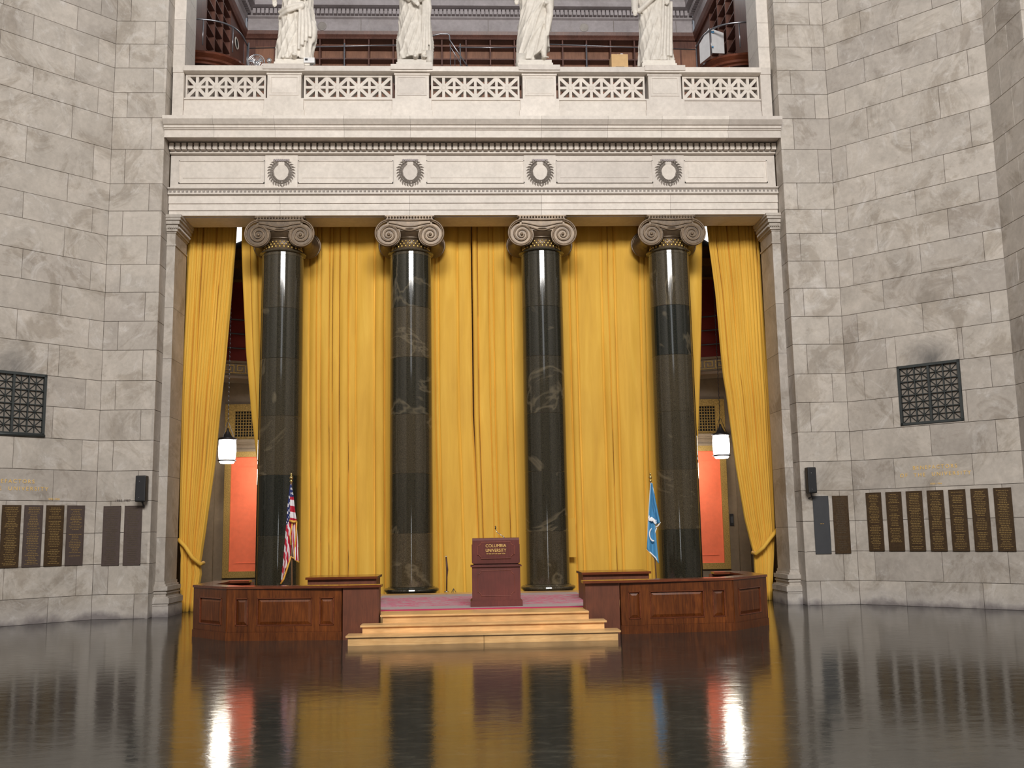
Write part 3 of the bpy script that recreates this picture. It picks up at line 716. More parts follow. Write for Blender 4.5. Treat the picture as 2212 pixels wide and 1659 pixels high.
# ------------------------------------------------------------ curtains
CS = 22.75 / 22.4
def cx_(x): return -.245 + (x + .245) * CS
def cz_(z): return 1.65 + (z - 1.65) * CS
def interp(tab, z):
    tab = sorted(tab, key=lambda q: q[1])
    if z <= tab[0][1]: return tab[0][0]
    for (x0, z0), (x1, z1) in zip(tab[:-1], tab[1:]):
        if z0 <= z <= z1:
            f = (z - z0) / (z1 - z0); return x0 + (x1 - x0) * f
    return tab[-1][0]
def curtain(label, Lt, Rt_, zb, zt, width_full, seed, pinch=None, group='gold curtains behind the columns', amp0=.085):
    r = random.Random(seed)
    Lt = [(cx_(a), cz_(b)) for a, b in Lt]; Rt_ = [(cx_(a), cz_(b)) for a, b in Rt_]
    nf = max(5, int(width_full / .24)); cuts = [0]
    for _ in range(nf): cuts.append(cuts[-1] + r.choice((.35, .5, .8, 1.0, 1.5, 2.2)))
    cuts = [c / cuts[-1] for c in cuts]; amps = [r.uniform(.25, .9) for _ in range(nf)]
    kinds = [r.random() for _ in range(nf)]
    NU, NV = nf * 22, 44
    def fn(u, v):
        z = zb + (zt - zb) * v
        xl, xr = interp(Lt, z), interp(Rt_, z)
        u2 = u + .003 * math.sin(v * 3 + seed) * math.sin(u * PI)
        i = 0
        while i < nf - 1 and u2 > cuts[i + 1]: i += 1
        t = min(1, max(0, (u2 - cuts[i]) / (cuts[i + 1] - cuts[i])))
        s = math.sin(PI * t)
        bulge = (s ** .35 if kinds[i] > .35 else t ** .8 * (1 - t) ** .3 * 1.5)
        wfac = min(1.0, (xr - xl) / width_full)
        a = amp0 * amps[i] * (1.25 - .25 * v) * (1 + .7 * (1 - wfac))
        tuck = .012 if t > .92 or t < .08 else 0
        y = 22.82 - a * bulge + tuck * 2 + .03 * math.sin(u * 7 + seed) + .012 * math.sin(u * 90 + 3 * math.sin(v * 4))
        if pinch:
            y += .04 * math.exp(-((z - pinch) / .15) ** 2)
        if pinch: return (xl + (xr - xl) * u, y, z)
        xl0, xr0 = interp(Lt, zt), interp(Rt_, zt)       # folds hang plumb; only the drawn edge gathers
        return (xl0 + (xr0 - xl0) * u + (xl - xl0) * (1 - u) ** 6 + (xr - xr0) * u ** 6, y, z)
    mb_ = MB().grid(fn, NU, NV)
    e = thing('curtain', label, 'curtain', (cx_((Lt[0][0] + Rt_[0][0]) / 2), 22.8, 0), group)
    o = mb_.build('drape', CURT, e, True)
    sd = o.modifiers.new('cloth_thickness', 'SOLIDIFY'); sd.thickness = .012; sd.offset = 1
    return e
TOP = 8.95
c1 = curtain('gold curtain at far left, drawn aside and tied back to the pilaster',
    [(-6.60, 8.2), (-6.615, 4.8), (-6.568, 1.64), (-6.52, 1.2), (-6.494, .2), (-6.49, 0)], [(-5.50, 9), (-5.532, 8.19), (-5.677, 5.62), (-5.786, 4.25), (-5.86, 3.18), (-5.942, 2.49), (-6.039, 1.63), (-6.127, 1.05), (-6.09, .82), (-6.20, .1), (-6.2, 0)], .004, TOP, 1.05, 5, pinch=1.25)
c2 = curtain('wide gold curtain left of the centre gap, behind the left two columns',
    [(-5.39, 9), (-5.386, 8.19), (-5.333, 7.2), (-5.238, 5.76), (-5.085, 4.33), (-4.953, 3.4), (-4.78, 2.2), (-4.7, 0)], [(-.155, 9), (-.149, 4.2), (-.10, 3.2), (0.0, 0)], .004, TOP, 5.2, 12)
c3 = curtain('wide gold curtain right of the centre gap, behind the right two columns',
    [(-.11, 9), (-.108, 4.2), (-.08, 3.0), (-.0, 0)], [(5.28, 9), (5.247, 8.14), (5.169, 6.6), (5.077, 5.27), (4.976, 3.94), (4.85, 2.6), (4.75, 0)], .004, TOP, 5.2, 31)
c4 = curtain('gold curtain at far right, drawn aside and tied back to the pilaster',
    [(5.36, 9), (5.404, 8.24), (5.511, 7.04), (5.603, 5.1), (5.657, 4.66), (5.796, 3.02), (5.948, 1.78), (6.11, 1.06), (6.108, .62), (6.2, .05)], [(6.60, 8.25), (6.645, 4.65), (6.601, 1.42), (6.54, .9), (6.45, .06)], .004, TOP, 1.15, 44, pinch=1.3)
for e, pts, lab in ((c1, [(-6.66, 22.62, 1.58), (-6.50, 22.60, 1.42), (-6.33, 22.58, 1.18), (-6.17, 22.62, 1.03), (-6.14, 22.8, 1.05)], 0), (c4, [(6.72, 22.62, 1.58), (6.55, 22.60, 1.40), (6.36, 22.58, 1.18), (6.20, 22.62, 1.04), (6.17, 22.8, 1.06)], 0)):
    MB().tube(pts, .045, 10).build('tieback', CURT, e, True)
MB().box(1.93, 2.12, 22.52, 22.60, 1.04, 1.9).build('folded_hem', CURT, c3)

# ------------------------------------------------------------ ambulatory behind the curtains
YW = 26.5
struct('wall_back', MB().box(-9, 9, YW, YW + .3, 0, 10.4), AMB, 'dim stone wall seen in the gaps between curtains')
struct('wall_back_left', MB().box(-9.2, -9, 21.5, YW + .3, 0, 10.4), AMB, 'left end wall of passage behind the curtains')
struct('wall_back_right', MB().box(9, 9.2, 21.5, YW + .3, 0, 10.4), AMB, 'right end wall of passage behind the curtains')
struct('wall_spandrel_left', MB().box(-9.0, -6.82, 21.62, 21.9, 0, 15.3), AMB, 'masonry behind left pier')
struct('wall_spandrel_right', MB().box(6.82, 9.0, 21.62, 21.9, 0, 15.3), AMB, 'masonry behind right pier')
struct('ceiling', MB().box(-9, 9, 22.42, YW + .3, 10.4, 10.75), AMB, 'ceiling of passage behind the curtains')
for s, side in ((-1, 'left'), (1, 'right')):
    def bxs(m, xa, xb, y0, y1, z0, z1):
        a, b = sorted((s * xa, s * xb)); return m.box(a, b, y0, y1, z0, z1)
    t = thing('wall_panel', f'coral red wall panel in gold frame seen beside the {side} curtain', 'panel', (s * 5.8, YW, .6), 'coral red panels behind the curtains')
    bxs(MB(), 4.9, 6.44, YW - .03, YW, .72, 3.66).build('red_panel', ORANGE, t)
    m = MB(); bxs(m, 6.44, 6.60, YW - .09, YW, .72, 3.66); bxs(m, 4.75, 6.6, YW - .09, YW, 3.66, 3.80); bxs(m, 4.75, 6.6, YW - .09, YW, .56, .72); bxs(m, 4.75, 4.9, YW - .09, YW, .72, 3.66)
    m.build('gold_frame', GOLDF, t)
    m = MB(); bxs(m, 5.05, 6.3, YW - .045, YW - .03, 3.40, 3.43); bxs(m, 5.05, 6.3, YW - .045, YW - .03, .92, .94); m.build('panel_moulding', ORANGE, t)
    m = MB()
    for o, z0, z1 in ((.10, 3.80, 3.86), (.05, 3.86, 4.0), (.18, 4.0, 4.04), (.22, 4.04, 4.11)): bxs(m, 4.7, 6.7, YW - o, YW, z0, z1)
    m.build('cornice', AMB, t)
    g = thing('wall_vent', f'small dark lattice vent in gold frame high above {side} red panel', 'vent', (s * 5.95, YW, 4.1), 'lattice vents above the red panels')
    m = MB(); bxs(m, 6.37, 6.62, YW - .08, YW, 4.19, 4.87); bxs(m, 5.3, 6.62, YW - .08, YW, 4.87, 5.05); bxs(m, 5.3, 6.62, YW - .08, YW, 4.12, 4.19); bxs(m, 5.3, 5.5, YW - .08, YW, 4.19, 4.87)
    m.build('frame', GOLDF, g)
    bxs(MB(), 5.5, 6.37, YW - .012, YW - .002, 4.19, 4.87).build('duct', VOID, g)
    m = MB()
    for k in range(13): bxs(m, 5.5 + .87 * k / 12 - .008, 5.5 + .87 * k / 12 + .008, YW - .05, YW - .03, 4.19, 4.87)
    for k in range(10): bxs(m, 5.5, 6.37, YW - .05, YW - .03, 4.19 + .68 * k / 9 - .008, 4.19 + .68 * k / 9 + .008)
    tag(m.build('lattice', GOLDF, g), kind='stuff')
    # curved balcony with Greek key fascia and iron rails, deep red wall above
    b = thing('balcony', f'curved balcony with key-pattern edge and iron rails, glimpsed at {side}', 'balcony', (s * 6, 25.4, 5.6), 'inner balconies behind the curtains')
    def arc(x):  # plan of balcony edge
        return 26.1 - .16 * max(0, abs(x) - 4.2) ** 1.7
    xs = [4.2 + 4.4 * i / 16 for i in range(17)]
    m = MB()
    for xa, xb in zip(xs[:-1], xs[1:]):
        pr = [(-.10, 5.60), (-.16, 5.66), (-.10, 5.70), (-.06, 5.70), (-.06, 5.98), (-.10, 5.99), (-.12, 6.05), (.8, 6.05), (.8, 5.60)]
        A_ = [(s * xa, min(arc(xa) + o, YW), z) for o, z in pr]; B_ = [(s * xb, min(arc(xb) + o, YW), z) for o, z in pr]; n = len(pr)
        m.add(A_ + B_, [(i, (i + 1) % n, (i + 1) % n + n, i + n) for i in range(n)])
    m.build('fascia', AMB, b)
    m = MB(); xk = 4.3
    while xk < 8.4:                                      # meander blocks
        def kb(u0, u1, z0, z1):
            A_ = [(s * (xk + u), arc(xk + u) - .06 - dd, z) for u in (u0, u1) for dd in (0, .02) for z in (z0, z1)]
            m.add(A_, [(0, 1, 3, 2), (4, 6, 7, 5), (0, 4, 5, 1), (2, 3, 7, 6), (0, 2, 6, 4), (1, 5, 7, 3)])
        kb(0, .03, 5.73, 5.95); kb(0, .22, 5.92, 5.95); kb(.19, .22, 5.79, 5.95); kb(.08, .22, 5.79, 5.82); kb(.08, .11, 5.79, 5.88); kb(0, .27, 5.73, 5.755)
        xk += .27
    tag(m.build('key_pattern', GOLDF, b), kind='stuff')
    for zz in (6.40, 6.78, 7.15):
        MB().tube([(s * x, arc(x) + .05, zz) for x in xs], .022, 6).build('rail', IRON, b, True)
    m = MB(); bxs(m, 4.4, 8.9, YW - .04, YW - .01, 6.05, 8.35); o = m.build('red_wall', REDW, b)
    m = MB(); bxs(m, 4.4, 8.9, YW - .08, YW - .01, 8.35, 8.42); bxs(m, 4.4, 8.9, YW - .10, YW - .01, 8.75, 8.95); m.build('moulding', GOLDF, b)
    # high window
    WINR = ((6.24, 9.52), (6.44, 9.39), (6.41, 9.85), (6.28, 9.85))
    wn = struct('window_1' if s < 0 else 'window_2', bxs(MB(), 6.21 if s > 0 else 6.24, 6.47 if s > 0 else 6.56, YW - .05, YW, 9.30, 9.92), IRON, f'small brilliant window high behind the {side} curtain gap')
    xa, xb = (6.07, 6.30) if s > 0 else (6.27, 6.53)
    p_ = MB(); q = [(s * xa, 9.52), (s * xb, 9.40), (s * (xb - .03), 9.88), (s * (xa + .02), 9.88)]
    if s > 0: q = [WINR[0], WINR[1], WINR[2], WINR[3]]
    p_.add([(u, YW - .07, v) for u, v in q] + [(u, YW - .05, v) for u, v in q], [(0, 1, 2, 3), (0, 4, 5, 1), (1, 5, 6, 2), (2, 6, 7, 3), (3, 7, 4, 0)])
    p_.build('pane', WINDOW, wn)
    for k, xx in enumerate((6.85, 7.35)):
        q = MB(); bxs(q, xx, xx + .28, YW - .12 - .1 * k, YW, 0, 5.6); p2 = q.build('wall_strip', AMB, None)
        tag(p2, f'flat stone wall strip behind {side} curtain, {"inner" if k == 0 else "outer"} of the two', 'pilaster', 'wall strips in the passage')
# switch plate
sw = MB().box(6.64, 6.74, YW - .03, YW, 1.68, 1.99).build('switch_plate', BLK); tag(sw, 'small black switch plate on wall right of the right red panel', 'switch')
MB().box(6.66, 6.72, YW - .04, YW - .03, 1.75, 1.92).build('cover', PLAQG, sw)
# dark slit walls closing the space beside curtains
# ------------------------------------------------------------ lanterns
lan = thing('hanging_lantern', 'lit white glass lantern hanging behind the left curtain gap', 'lamp', (-6.11, 24.6, 3.37), 'glass lanterns behind the colonnade')
def lantern_parts(t):
    MB().lathe([(.01, 0), (.15, .0), (.175, .03), (.18, .06)], 24).build('base_cap', LAMPG, t, True, True)
    MB().lathe([(.175, .06), (.198, .14), (.21, .30), (.205, .45), (.195, .58)], 24).build('glass', LAMPG, t, True, True)
    MB().lathe([(.20, .05), (.218, .06), (.218, .085), (.20, .09)], 24).build('lower_ring', IRON, t, True, True)
    MB().lathe([(.205, .57), (.225, .58), (.225, .61), (.12, .64), (.07, .72), (.03, .80), (.02, .86)], 24).build('crown', IRON, t, True, True)
    for k in range(8):
        a = 2 * PI * k / 8 + .2
        MB().tube([(.203 * math.cos(a), .203 * math.sin(a), .46), (.207 * math.cos(a), .207 * math.sin(a), .57)], .006, 5).build('rib', IRON, t, False, True)
    for k in range(3):
        a = 2 * PI * k / 3
        MB().tube([(.16 * math.cos(a), .16 * math.sin(a), .61), (.02 * math.cos(a), .02 * math.sin(a), 1.0)], .007, 5).build('stay', IRON, t, False, True)
    ch = MB()
    for k in range(110): ch.tube([(0, 0, 1.0 + k * .055), (.012 * (k % 2), .012 * ((k + 1) % 2), 1.03 + k * .055), (0, 0, 1.06 + k * .055)], .009, 5)
    ch.build('chain', IRON, t, False, True)
lantern_parts(lan)
def dup(root, loc, label):
    r = root.copy(); COL.objects.link(r); r.location = loc; r['label'] = label
    for c in root.children:
        k = c.copy(); COL.objects.link(k); k.parent = r
    return r
dup(lan, (6.02, 24.6, 3.33), 'lit white glass lantern hanging behind the right curtain gap')
dup(lan, (-5.32, 25.6, 3.45), 'lit lantern mostly hidden by the left curtain edge and leftmost column')
dup(lan, (5.39, 25.6, 3.42), 'lit lantern mostly hidden by the rightmost column')
for x in (-6.11, 6.02, -5.32, 5.39):
    l = bpy.data.lights.new('lantern_glow', 'POINT'); l.energy = 38; l.color = (1, .90, .74); l.shadow_soft_size = .2
    o = bpy.data.objects.new('lantern_glow', l); COL.objects.link(o); o.location = (x, 24.6 if abs(x) > 6 else 25.6, 3.05)

# ------------------------------------------------------------ dais, steps, rug
dais = thing('dais', 'low wooden platform under lectern, desks and columns', 'platform', (0, 16, 0))
MB().box(-4.0, 4.0, 16.5, 21.36, 0, .385).box(-1.6, 1.6, 15.92, 16.5, 0, .36).build('deck', W_STEP, dais)
MB().box(-1.635, 1.60, 15.885, 16.6, .362, .388).build('top_nosing', W_STEP, dais)
st = thing('steps', 'two wide light oak steps leading up to the dais', 'steps', (0, 15.4, 0))
MB().box(-2.06, -.05, 15.30, 15.62, 0, .118).build('riser', W_STEP, st); MB().box(-.044, 1.96, 15.30, 15.62, 0, .118).build('riser', W_STEP, st)
MB().box(-2.09, 2.0, 15.27, 15.66, .118, .145).build('tread', W_STEP, st)
MB().box(-1.88, 1.80, 15.62, 15.93, 0, .238).build('riser', W_STEP, st)
MB().box(-1.91, 1.835, 15.585, 15.95, .238, .265).build('tread', W_STEP, st)
rug = MB().box(-2.0, 1.9, 16.75, 20.6, .385, .398).build('rug', RUG); tag(rug, 'faded pink and grey patterned rug on the dais under the lectern', 'rug')
MB().box(-2.0, 1.9, 16.72, 16.79, .385, .402).build('border', plain('rug_border', (.42, .03, .10), .95), rug)

# ------------------------------------------------------------ lectern
LX, LY = .195, 17.1
le = thing('lectern', 'reddish mahogany lectern with gold university lettering at centre of the dais', 'lectern', (LX, LY + .3, .398))
def lb(name, hw, y0, y1, z0, z1, mat=W_LECT):
    return MB().box(LX - hw, LX + hw, LY + y0, LY + y1, z0, z1).build(name, mat, le)
MB().box(LX - .435, LX + .435, LY - .04, LY + .62, .398, .485).box(LX - .42, LX + .42, LY - .025, LY + .60, .485, .50).build('plinth', W_LECT, le)
body = lb('lower_body', .405, 0, .58, .50, 1.05)
lb('ledge', .43, -.03, .60, 1.05, 1.072); lb('recess', .38, .03, .56, 1.072, 1.105)
ub = MB(); ub.add([(LX + s * .405, y, z) for s in (-1, 1) for y, z in ((LY + .03, 1.105), (LY - .035, 1.36), (LY + .08, 1.525), (LY + .62, 1.43), (LY + .58, 1.105))],
                  [(0, 1, 2, 3, 4), (9, 8, 7, 6, 5), (0, 5, 6, 1), (1, 6, 7, 2), (2, 7, 8, 3), (3, 8, 9, 4), (4, 9, 5, 0)])
ub = MB(); prf = [(LY - .0, 1.105), (LY - .02, 1.49), (LY, 1.525), (LY + .10, 1.53), (LY + .60, 1.40), (LY + .58, 1.105)]
ub.extrude(prf, LX - .395, LX + .395).build('reading_desk', W_LECT, le)
for q_ in (-1, 1):
    a_, b_ = sorted((q_ * .405, q_ * .395)); MB().box(LX + a_, LX + b_, LY + .05, LY + .6, 1.115, 1.42).build('side_cheek', W_LECT, le)
def notched(x0, x1, z0, z1, y, c=.06, r=.006):
    P = [(x0 + c, z0), (x1 - c, z0), (x1 - c, z0 + c * .4), (x1 - c * .4, z0 + c), (x1, z0 + c), (x1, z1 - c), (x1 - c * .4, z1 - c), (x1 - c, z1 - c * .4), (x1 - c, z1), (x0 + c, z1), (x0 + c, z1 - c * .4), (x0 + c * .4, z1 - c), (x0, z1 - c), (x0, z0 + c), (x0 + c * .4, z0 + c), (x0 + c, z0 + c * .4), (x0 + c, z0)]
    return MB().tube([(u, y, v) for u, v in P], r, 6)
WL2 = wood('lectern_moulding', (.17, .05, .035), (.24, .075, .05), .3)
notched(LX - .31, LX + .31, .57, .99, LY - .003).build('lower_moulding', WL2, le)
notched(LX - .31, LX + .31, 1.19, 1.46, LY - .018).build('upper_moulding', WL2, le)
for tx, z, sz, sq in (('COLUMBIA', 1.375, .074, .93), ('UNIVERSITY', 1.298, .074, .86), ('IN THE CITY OF NEW YORK', 1.257, .028, .88)):
    text(tx, sz, GOLD, (LX, LY - .021, z), (1, 0, 0), (0, -1, 0), le, 'lettering', depth=.003, spacing=1.02, squash=sq, label='gold lettering')
mic = thing('microphone', 'thin gooseneck microphone rising from the top of the lectern', 'microphone', (.34, LY + .1, 1.53))
MB().tube([(.345, LY + .1, 1.525), (.325, LY + .1, 1.55)], [.012, .009], 8).build('base', CHROME, mic, True)
MB().tube([(.325, LY + .1, 1.55), (.29, LY + .1, 1.575), (.25, LY + .12, 1.60), (.215, LY + .14, 1.635), (.20, LY + .15, 1.675)], .0055, 8).build('gooseneck', CHROME, mic, True)
MB().tube([(.20, LY + .15, 1.675), (.197, LY + .15, 1.69), (.203, LY + .15, 1.71), (.192, LY + .15, 1.728)], [.009, .012, .008, .011], 8).build('head', BLK, mic, True)

# ------------------------------------------------------------ front desks (angled panelled enclosures)
def panel_run(parent, A, B, panels, z1=.80, base=.12):
    A = Vector((*A, 0)); B = Vector((*B, 0)); U = (B - A).normalized(); N = Vector((U.y, -U.x, 0))
    if N.y > 0: N = -N
    L_ = (B - A).length
    fr = lambda u, v, z: tuple(A + U * u + N * v + Vector((0, 0, z)))
    MB().fbox(fr, 0, L_, -.06, 0, 0, z1).build('carcass', W_DESK, parent)
    MB().fbox(fr, -.01, L_ + .01, -.02, .028, 0, base).fbox(fr, -.005, L_ + .005, -.02, .018, base, base + .014).build('skirting', W_DESK, parent)
    js = sorted([0, L_] + [q for p in panels for q in p])
    for i in range(0, len(js), 2):
        MB().fbox(fr, js[i], js[i + 1], 0, .022, base + .014, z1).build('stile', W_DESK, parent)
    for a, b in panels:
        z0p, z1p = .23, .655
        MB().fbox(fr, a, b, 0, .022, base + .014, z0p).build('rail', W_DESK, parent)
        MB().fbox(fr, a, b, 0, .022, z1p, z1).build('rail', W_DESK, parent)
        m = MB()
        for (u0, u1, zz0, zz1) in ((a, b, z0p, z0p + .014), (a, b, z1p - .014, z1p), (a, a + .014, z0p, z1p), (b - .014, b, z0p, z1p)): m.fbox(fr, u0, u1, 0, .030, zz0, zz1)
        c = .045; q = MB()
        P0 = [(a + .016, z0p + .016), (b - .016, z0p + .016), (b - .016, z1p - .016), (a + .016, z1p - .016)]
        P1 = [(a + c + .016, z0p + c + .016), (b - c - .016, z0p + c + .016), (b - c - .016, z1p - c - .016), (a + c + .016, z1p - c - .016)]
        vs = [fr(u, .003, z) for u, z in P0] + [fr(u, .020, z) for u, z in P1]
        q.add(vs, [(4, 5, 6, 7)] + [(i, (i + 1) % 4, (i + 1) % 4 + 4, i + 4) for i in range(4)])
        po = q.build('raised_panel', W_DESK, parent); m.build('panel_moulding', W_RAIL, po)
def rail(parent, pts, wd, z0=.80, z1=.84, name='top_rail'):
    P = [Vector((*p, 0)) for p in pts]; n = len(P); A_ = []; B_ = []
    for i, p in enumerate(P):
        t = (P[min(i + 1, n - 1)] - P[max(i - 1, 0)]).normalized(); nn = Vector((-t.y, t.x, 0))
        if i not in (0, n - 1):
            t1 = (P[i] - P[i - 1]).normalized(); t2 = (P[i + 1] - P[i]).normalized(); nn = (Vector((-t1.y, t1.x, 0)) + Vector((-t2.y, t2.x, 0))).normalized()
            k = 1 / max(.5, nn.dot(Vector((-t1.y, t1.x, 0)))); nn *= k
        A_.append(p - nn * .035); B_.append(p + nn * wd)
    m = MB(); vs = []
    for a, b in zip(A_, B_): vs += [(a.x, a.y, z0), (a.x, a.y, z1), (b.x, b.y, z1), (b.x, b.y, z0)]
    fs = [(i * 4 + k, i * 4 + (k + 1) % 4, (i + 1) * 4 + (k + 1) % 4, (i + 1) * 4 + k) for i in range(n - 1) for k in range(4)] + [(0, 1, 2, 3), ((n - 1) * 4 + 3, (n - 1) * 4 + 2, (n - 1) * 4 + 1, (n - 1) * 4)]
    m.add(vs, fs); return m.build(name, W_RAIL, parent)
def desk(s, label, XO):
    t = thing('panelled_desk', label, 'desk', (s * 3.2, 16.8, 0), 'panelled desks flanking the steps')
    F0, F1, F2, F3, F4 = XO
    pr = sorted((F0[0], F1[0]))
    MB().box(pr[0] + .02, pr[1] - .02, 16.13, 16.49, 0, .80).build('end_pier', W_PLAIN, t)
    P1 = (F1[0], F1[1] + .05)
    L1 = math.hypot(F2[0] - P1[0], F2[1] - P1[1])
    fr_p = [(.055, .13), (.19, .70), (.79, .87)]
    panel_run(t, P1, F2, [(L1 * .065, L1 * .19), (L1 * .255, L1 * .735), (L1 * .815, L1 * .925)] if s < 0 else [(L1 * .065, L1 * .17), (L1 * .255, L1 * .735), (L1 * .815, L1 * .925)])
    L2 = math.hypot(F3[0] - F2[0], F3[1] - F2[1])
    panel_run(t, F2, F3, [(L2 * .14, L2 * .80)])
    MB().box(min(F3[0], F3[0] - s * .06), max(F3[0], F3[0] - s * .06), F3[1], F4[1], 0, .80).build('side_board', W_PLAIN, t)
    bx0, bx1 = sorted((F4[0], s * 4.15)); MB().box(bx0, bx1, F4[1] - .06, F4[1], 0, .80).build('back_board', W_PLAIN, t)
    pts = [(F0[0] + s * -.02, F0[1] - .0), (F1[0], F1[1]), F2, F3, F4, (s * 4.2, F4[1] + .03)]
    rail(t, pts, .26 * (-s) if 0 else (.30 if s > 0 else -.30))
    m = MB(); return t
def rail(parent, pts, wd, z0=.80, z1=.838, name='top_rail'):
    P = [Vector((*p, 0)) for p in pts]; n = len(P); A_ = []; B_ = []; sg = 1 if wd > 0 else -1
    for i, p in enumerate(P):
        d1 = (P[i] - P[i - 1]).normalized() if i else None; d2 = (P[i + 1] - P[i]).normalized() if i < n - 1 else None
        n1 = Vector((-d1.y, d1.x, 0)) * sg if d1 else None; n2 = Vector((-d2.y, d2.x, 0)) * sg if d2 else None
        if n1 is None: nn, k = n2, 1
        elif n2 is None: nn, k = n1, 1
        else: nn = (n1 + n2).normalized(); k = 1 / max(.4, nn.dot(n1))
        A_.append(p - nn * .035 * k); B_.append(p + nn * abs(wd) * k)
    vs = []
    for a, b in zip(A_, B_): vs += [(a.x, a.y, z0), (a.x, a.y, z1), (b.x, b.y, z1), (b.x, b.y, z0)]
    fs = [(i * 4 + k, i * 4 + (k + 1) % 4, (i + 1) * 4 + (k + 1) % 4, (i + 1) * 4 + k) for i in range(n - 1) for k in range(4)] + [(0, 1, 2, 3), ((n - 1) * 4 + 3, (n - 1) * 4 + 2, (n - 1) * 4 + 1, (n - 1) * 4)]
    return MB().add(vs, fs).build(name, W_RAIL, parent)
desk(-1, 'dark panelled wooden desk enclosure left of the steps', [(-1.66, 16.12), (-2.26, 16.12), (-4.09, 16.40), (-4.82, 17.2), (-4.82, 18.65)])
desk(1, 'dark panelled wooden desk enclosure right of the steps', [(1.56, 16.10), (2.14, 16.10), (3.98, 16.30), (4.77, 17.15), (4.77, 18.6)])
for s, x0, x1, lab in ((-1, -3.15, -1.88, 'long plain wooden counter behind the left desk'), (1, 1.75, 3.0, 'long plain wooden counter behind the right desk')):
    t = thing('counter', lab, 'desk', ((x0 + x1) / 2, 18.6, .385), 'plain counters at the back of the dais')
    MB().box(x0 + .03, x1 - .03, 18.2, 19.0, .385, .845).build('body', W_PLAIN, t); MB().box(x0 + .05, x1 - .05, 18.17, 18.2, .43, .80).build('front_panel', W_PLAIN, t)
    MB().box(x0, x1, 18.13, 19.05, .845, .885).build('top', W_RAIL, t)

# ------------------------------------------------------------ flags
def us_mat():
    m, nt, b = newmat('striped_flag_cloth'); b.inputs['Roughness'].default_value = .65
    uv = nd(nt, 'ShaderNodeUVMap'); s = nd(nt, 'ShaderNodeSeparateXYZ'); nt.links.new(uv.outputs[0], s.inputs[0])
    u, v = s.outputs[0], s.outputs[1]                     # u along the fly, v down the hoist, both 0..1
    k = math_(nt, 'MODULO', math_(nt, 'FLOOR', math_(nt, 'MULTIPLY', v, 13.0)), 2.0)
    c = mix(nt, k, (.50, .012, .04), (.78, .75, .78))
    can = math_(nt, 'MULTIPLY', math_(nt, 'LESS_THAN', u, .40), math_(nt, 'LESS_THAN', v, 7 / 13))
    gx = math_(nt, 'SUBTRACT', math_(nt, 'FRACT', math_(nt, 'MULTIPLY', u, 15.0)), .5)
    gy = math_(nt, 'SUBTRACT', math_(nt, 'FRACT', math_(nt, 'MULTIPLY', v, 16.7)), .5)
    rr = math_(nt, 'ADD', math_(nt, 'MULTIPLY', gx, gx), math_(nt, 'MULTIPLY', gy, gy))
    star = math_(nt, 'LESS_THAN', rr, .075)
    cc = mix(nt, star, (.018, .03, .15), (.85, .85, .88))
    nt.links.new(mix(nt, can, c, cc), b.inputs['Base Color']); return m
USM = us_mat()
BLUE = plain('sky_blue_flag_cloth', (.07, .27, .50), .6, var=.1)
FRG = plain('gold_fringe', (.70, .38, .06), .6, var=.2, scale=60)
BRASS = plain('brass', (.75, .55, .2), .2, 1)
POLE = wood('flagpole_wood', (.16, .09, .05), (.24, .14, .08), .35)
def pole(label, x, y, top):
    t = thing('flag_with_stand', label, 'flag', (x, y, .385), 'flags on poles beside the outer columns')
    MB().tube([(x + .05, y, .40), (x, y, top - .18)], .014, 10).build('pole', POLE, t, True)
    MB().lathe([(.14, 0), (.14, .02), (.06, .04), (.025, .06), (.022, .12)], 24, (x + .05, y, .385)).build('foot', BRASS, t, True)
    MB().lathe([(.012, 0), (.03, .01), (.02, .03), (.012, .05), (.03, .07), (.032, .09), (.018, .115), (.008, .13), (.02, .145), (.012, .165), (.003, .18)], 14, (x, y, top - .18)).build('finial', BRASS, t, True)
    return t
FX, FY = -3.575, 19.0
fl1 = pole('red, white and blue striped flag hanging from a pole at the leftmost column', FX, FY, 2.79)
# rear/left layer, hanging on the bias to a point at lower left
def lay(Lx, Rx, zt, zb, uvf, y, seed, nu=26, nv=50):
    def fn(u, v):
        zt_ = zt; a = interp(Lx, 0); 
        t_ = v
        xl = interp(Lx, t_); xr = interp(Rx, t_)
        zl = zt + (zb[0] - zt) * t_; zr = zt + (zb[1] - zt) * t_
        return (xl + (xr - xl) * u, y - .035 * math.sin(u * 9 + seed + 2 * t_) * (t_ + .15) - .012 * math.sin(u * 23 + seed), zl + (zr - zl) * u)
    return MB().grid(fn, nu, nv, uvf)
L1 = [(FX - .008, 0), (FX - .045, .2), (FX - .075, .45), (FX - .11, .75), (FX - .155, 1)]
R1 = [(FX + .01, 0), (FX + .03, .2), (FX + .045, .5), (FX + .03, .8), (FX + .0, 1)]
a_ = lay(L1, R1, 2.57, (.74, 1.22), lambda u, v: (.05 + .85 * v, .10 + .35 * (1 - u) * (v + .1) * 1.6 + max(0, v - .25) * .55), FY - .03, 1)
o = a_.build('flag_cloth', USM, fl1, True); o.modifiers.new('thick', 'SOLIDIFY').thickness = .006
L2_ = [(FX + .0, 0), (FX - .01, .3), (FX - .005, .7), (FX + .0, 1)]
R2 = [(FX + .015, 0), (FX + .065, .3), (FX + .095, .65), (FX + .13, 1)]
b_ = lay(L2_, R2, 2.56, (1.90, 1.87), lambda u, v: (.41 + .1 * u if v > .33 else .16 + .20 * u, .04 + .46 * v), FY - .075, 4)
o = b_.build('flag_cloth', USM, fl1, True); o.modifiers.new('thick', 'SOLIDIFY').thickness = .006
L3 = [(FX + .02, 0), (FX + .04, .5), (FX + .07, 1)]; R3 = [(FX + .12, 0), (FX + .15, .5), (FX + .175, 1)]
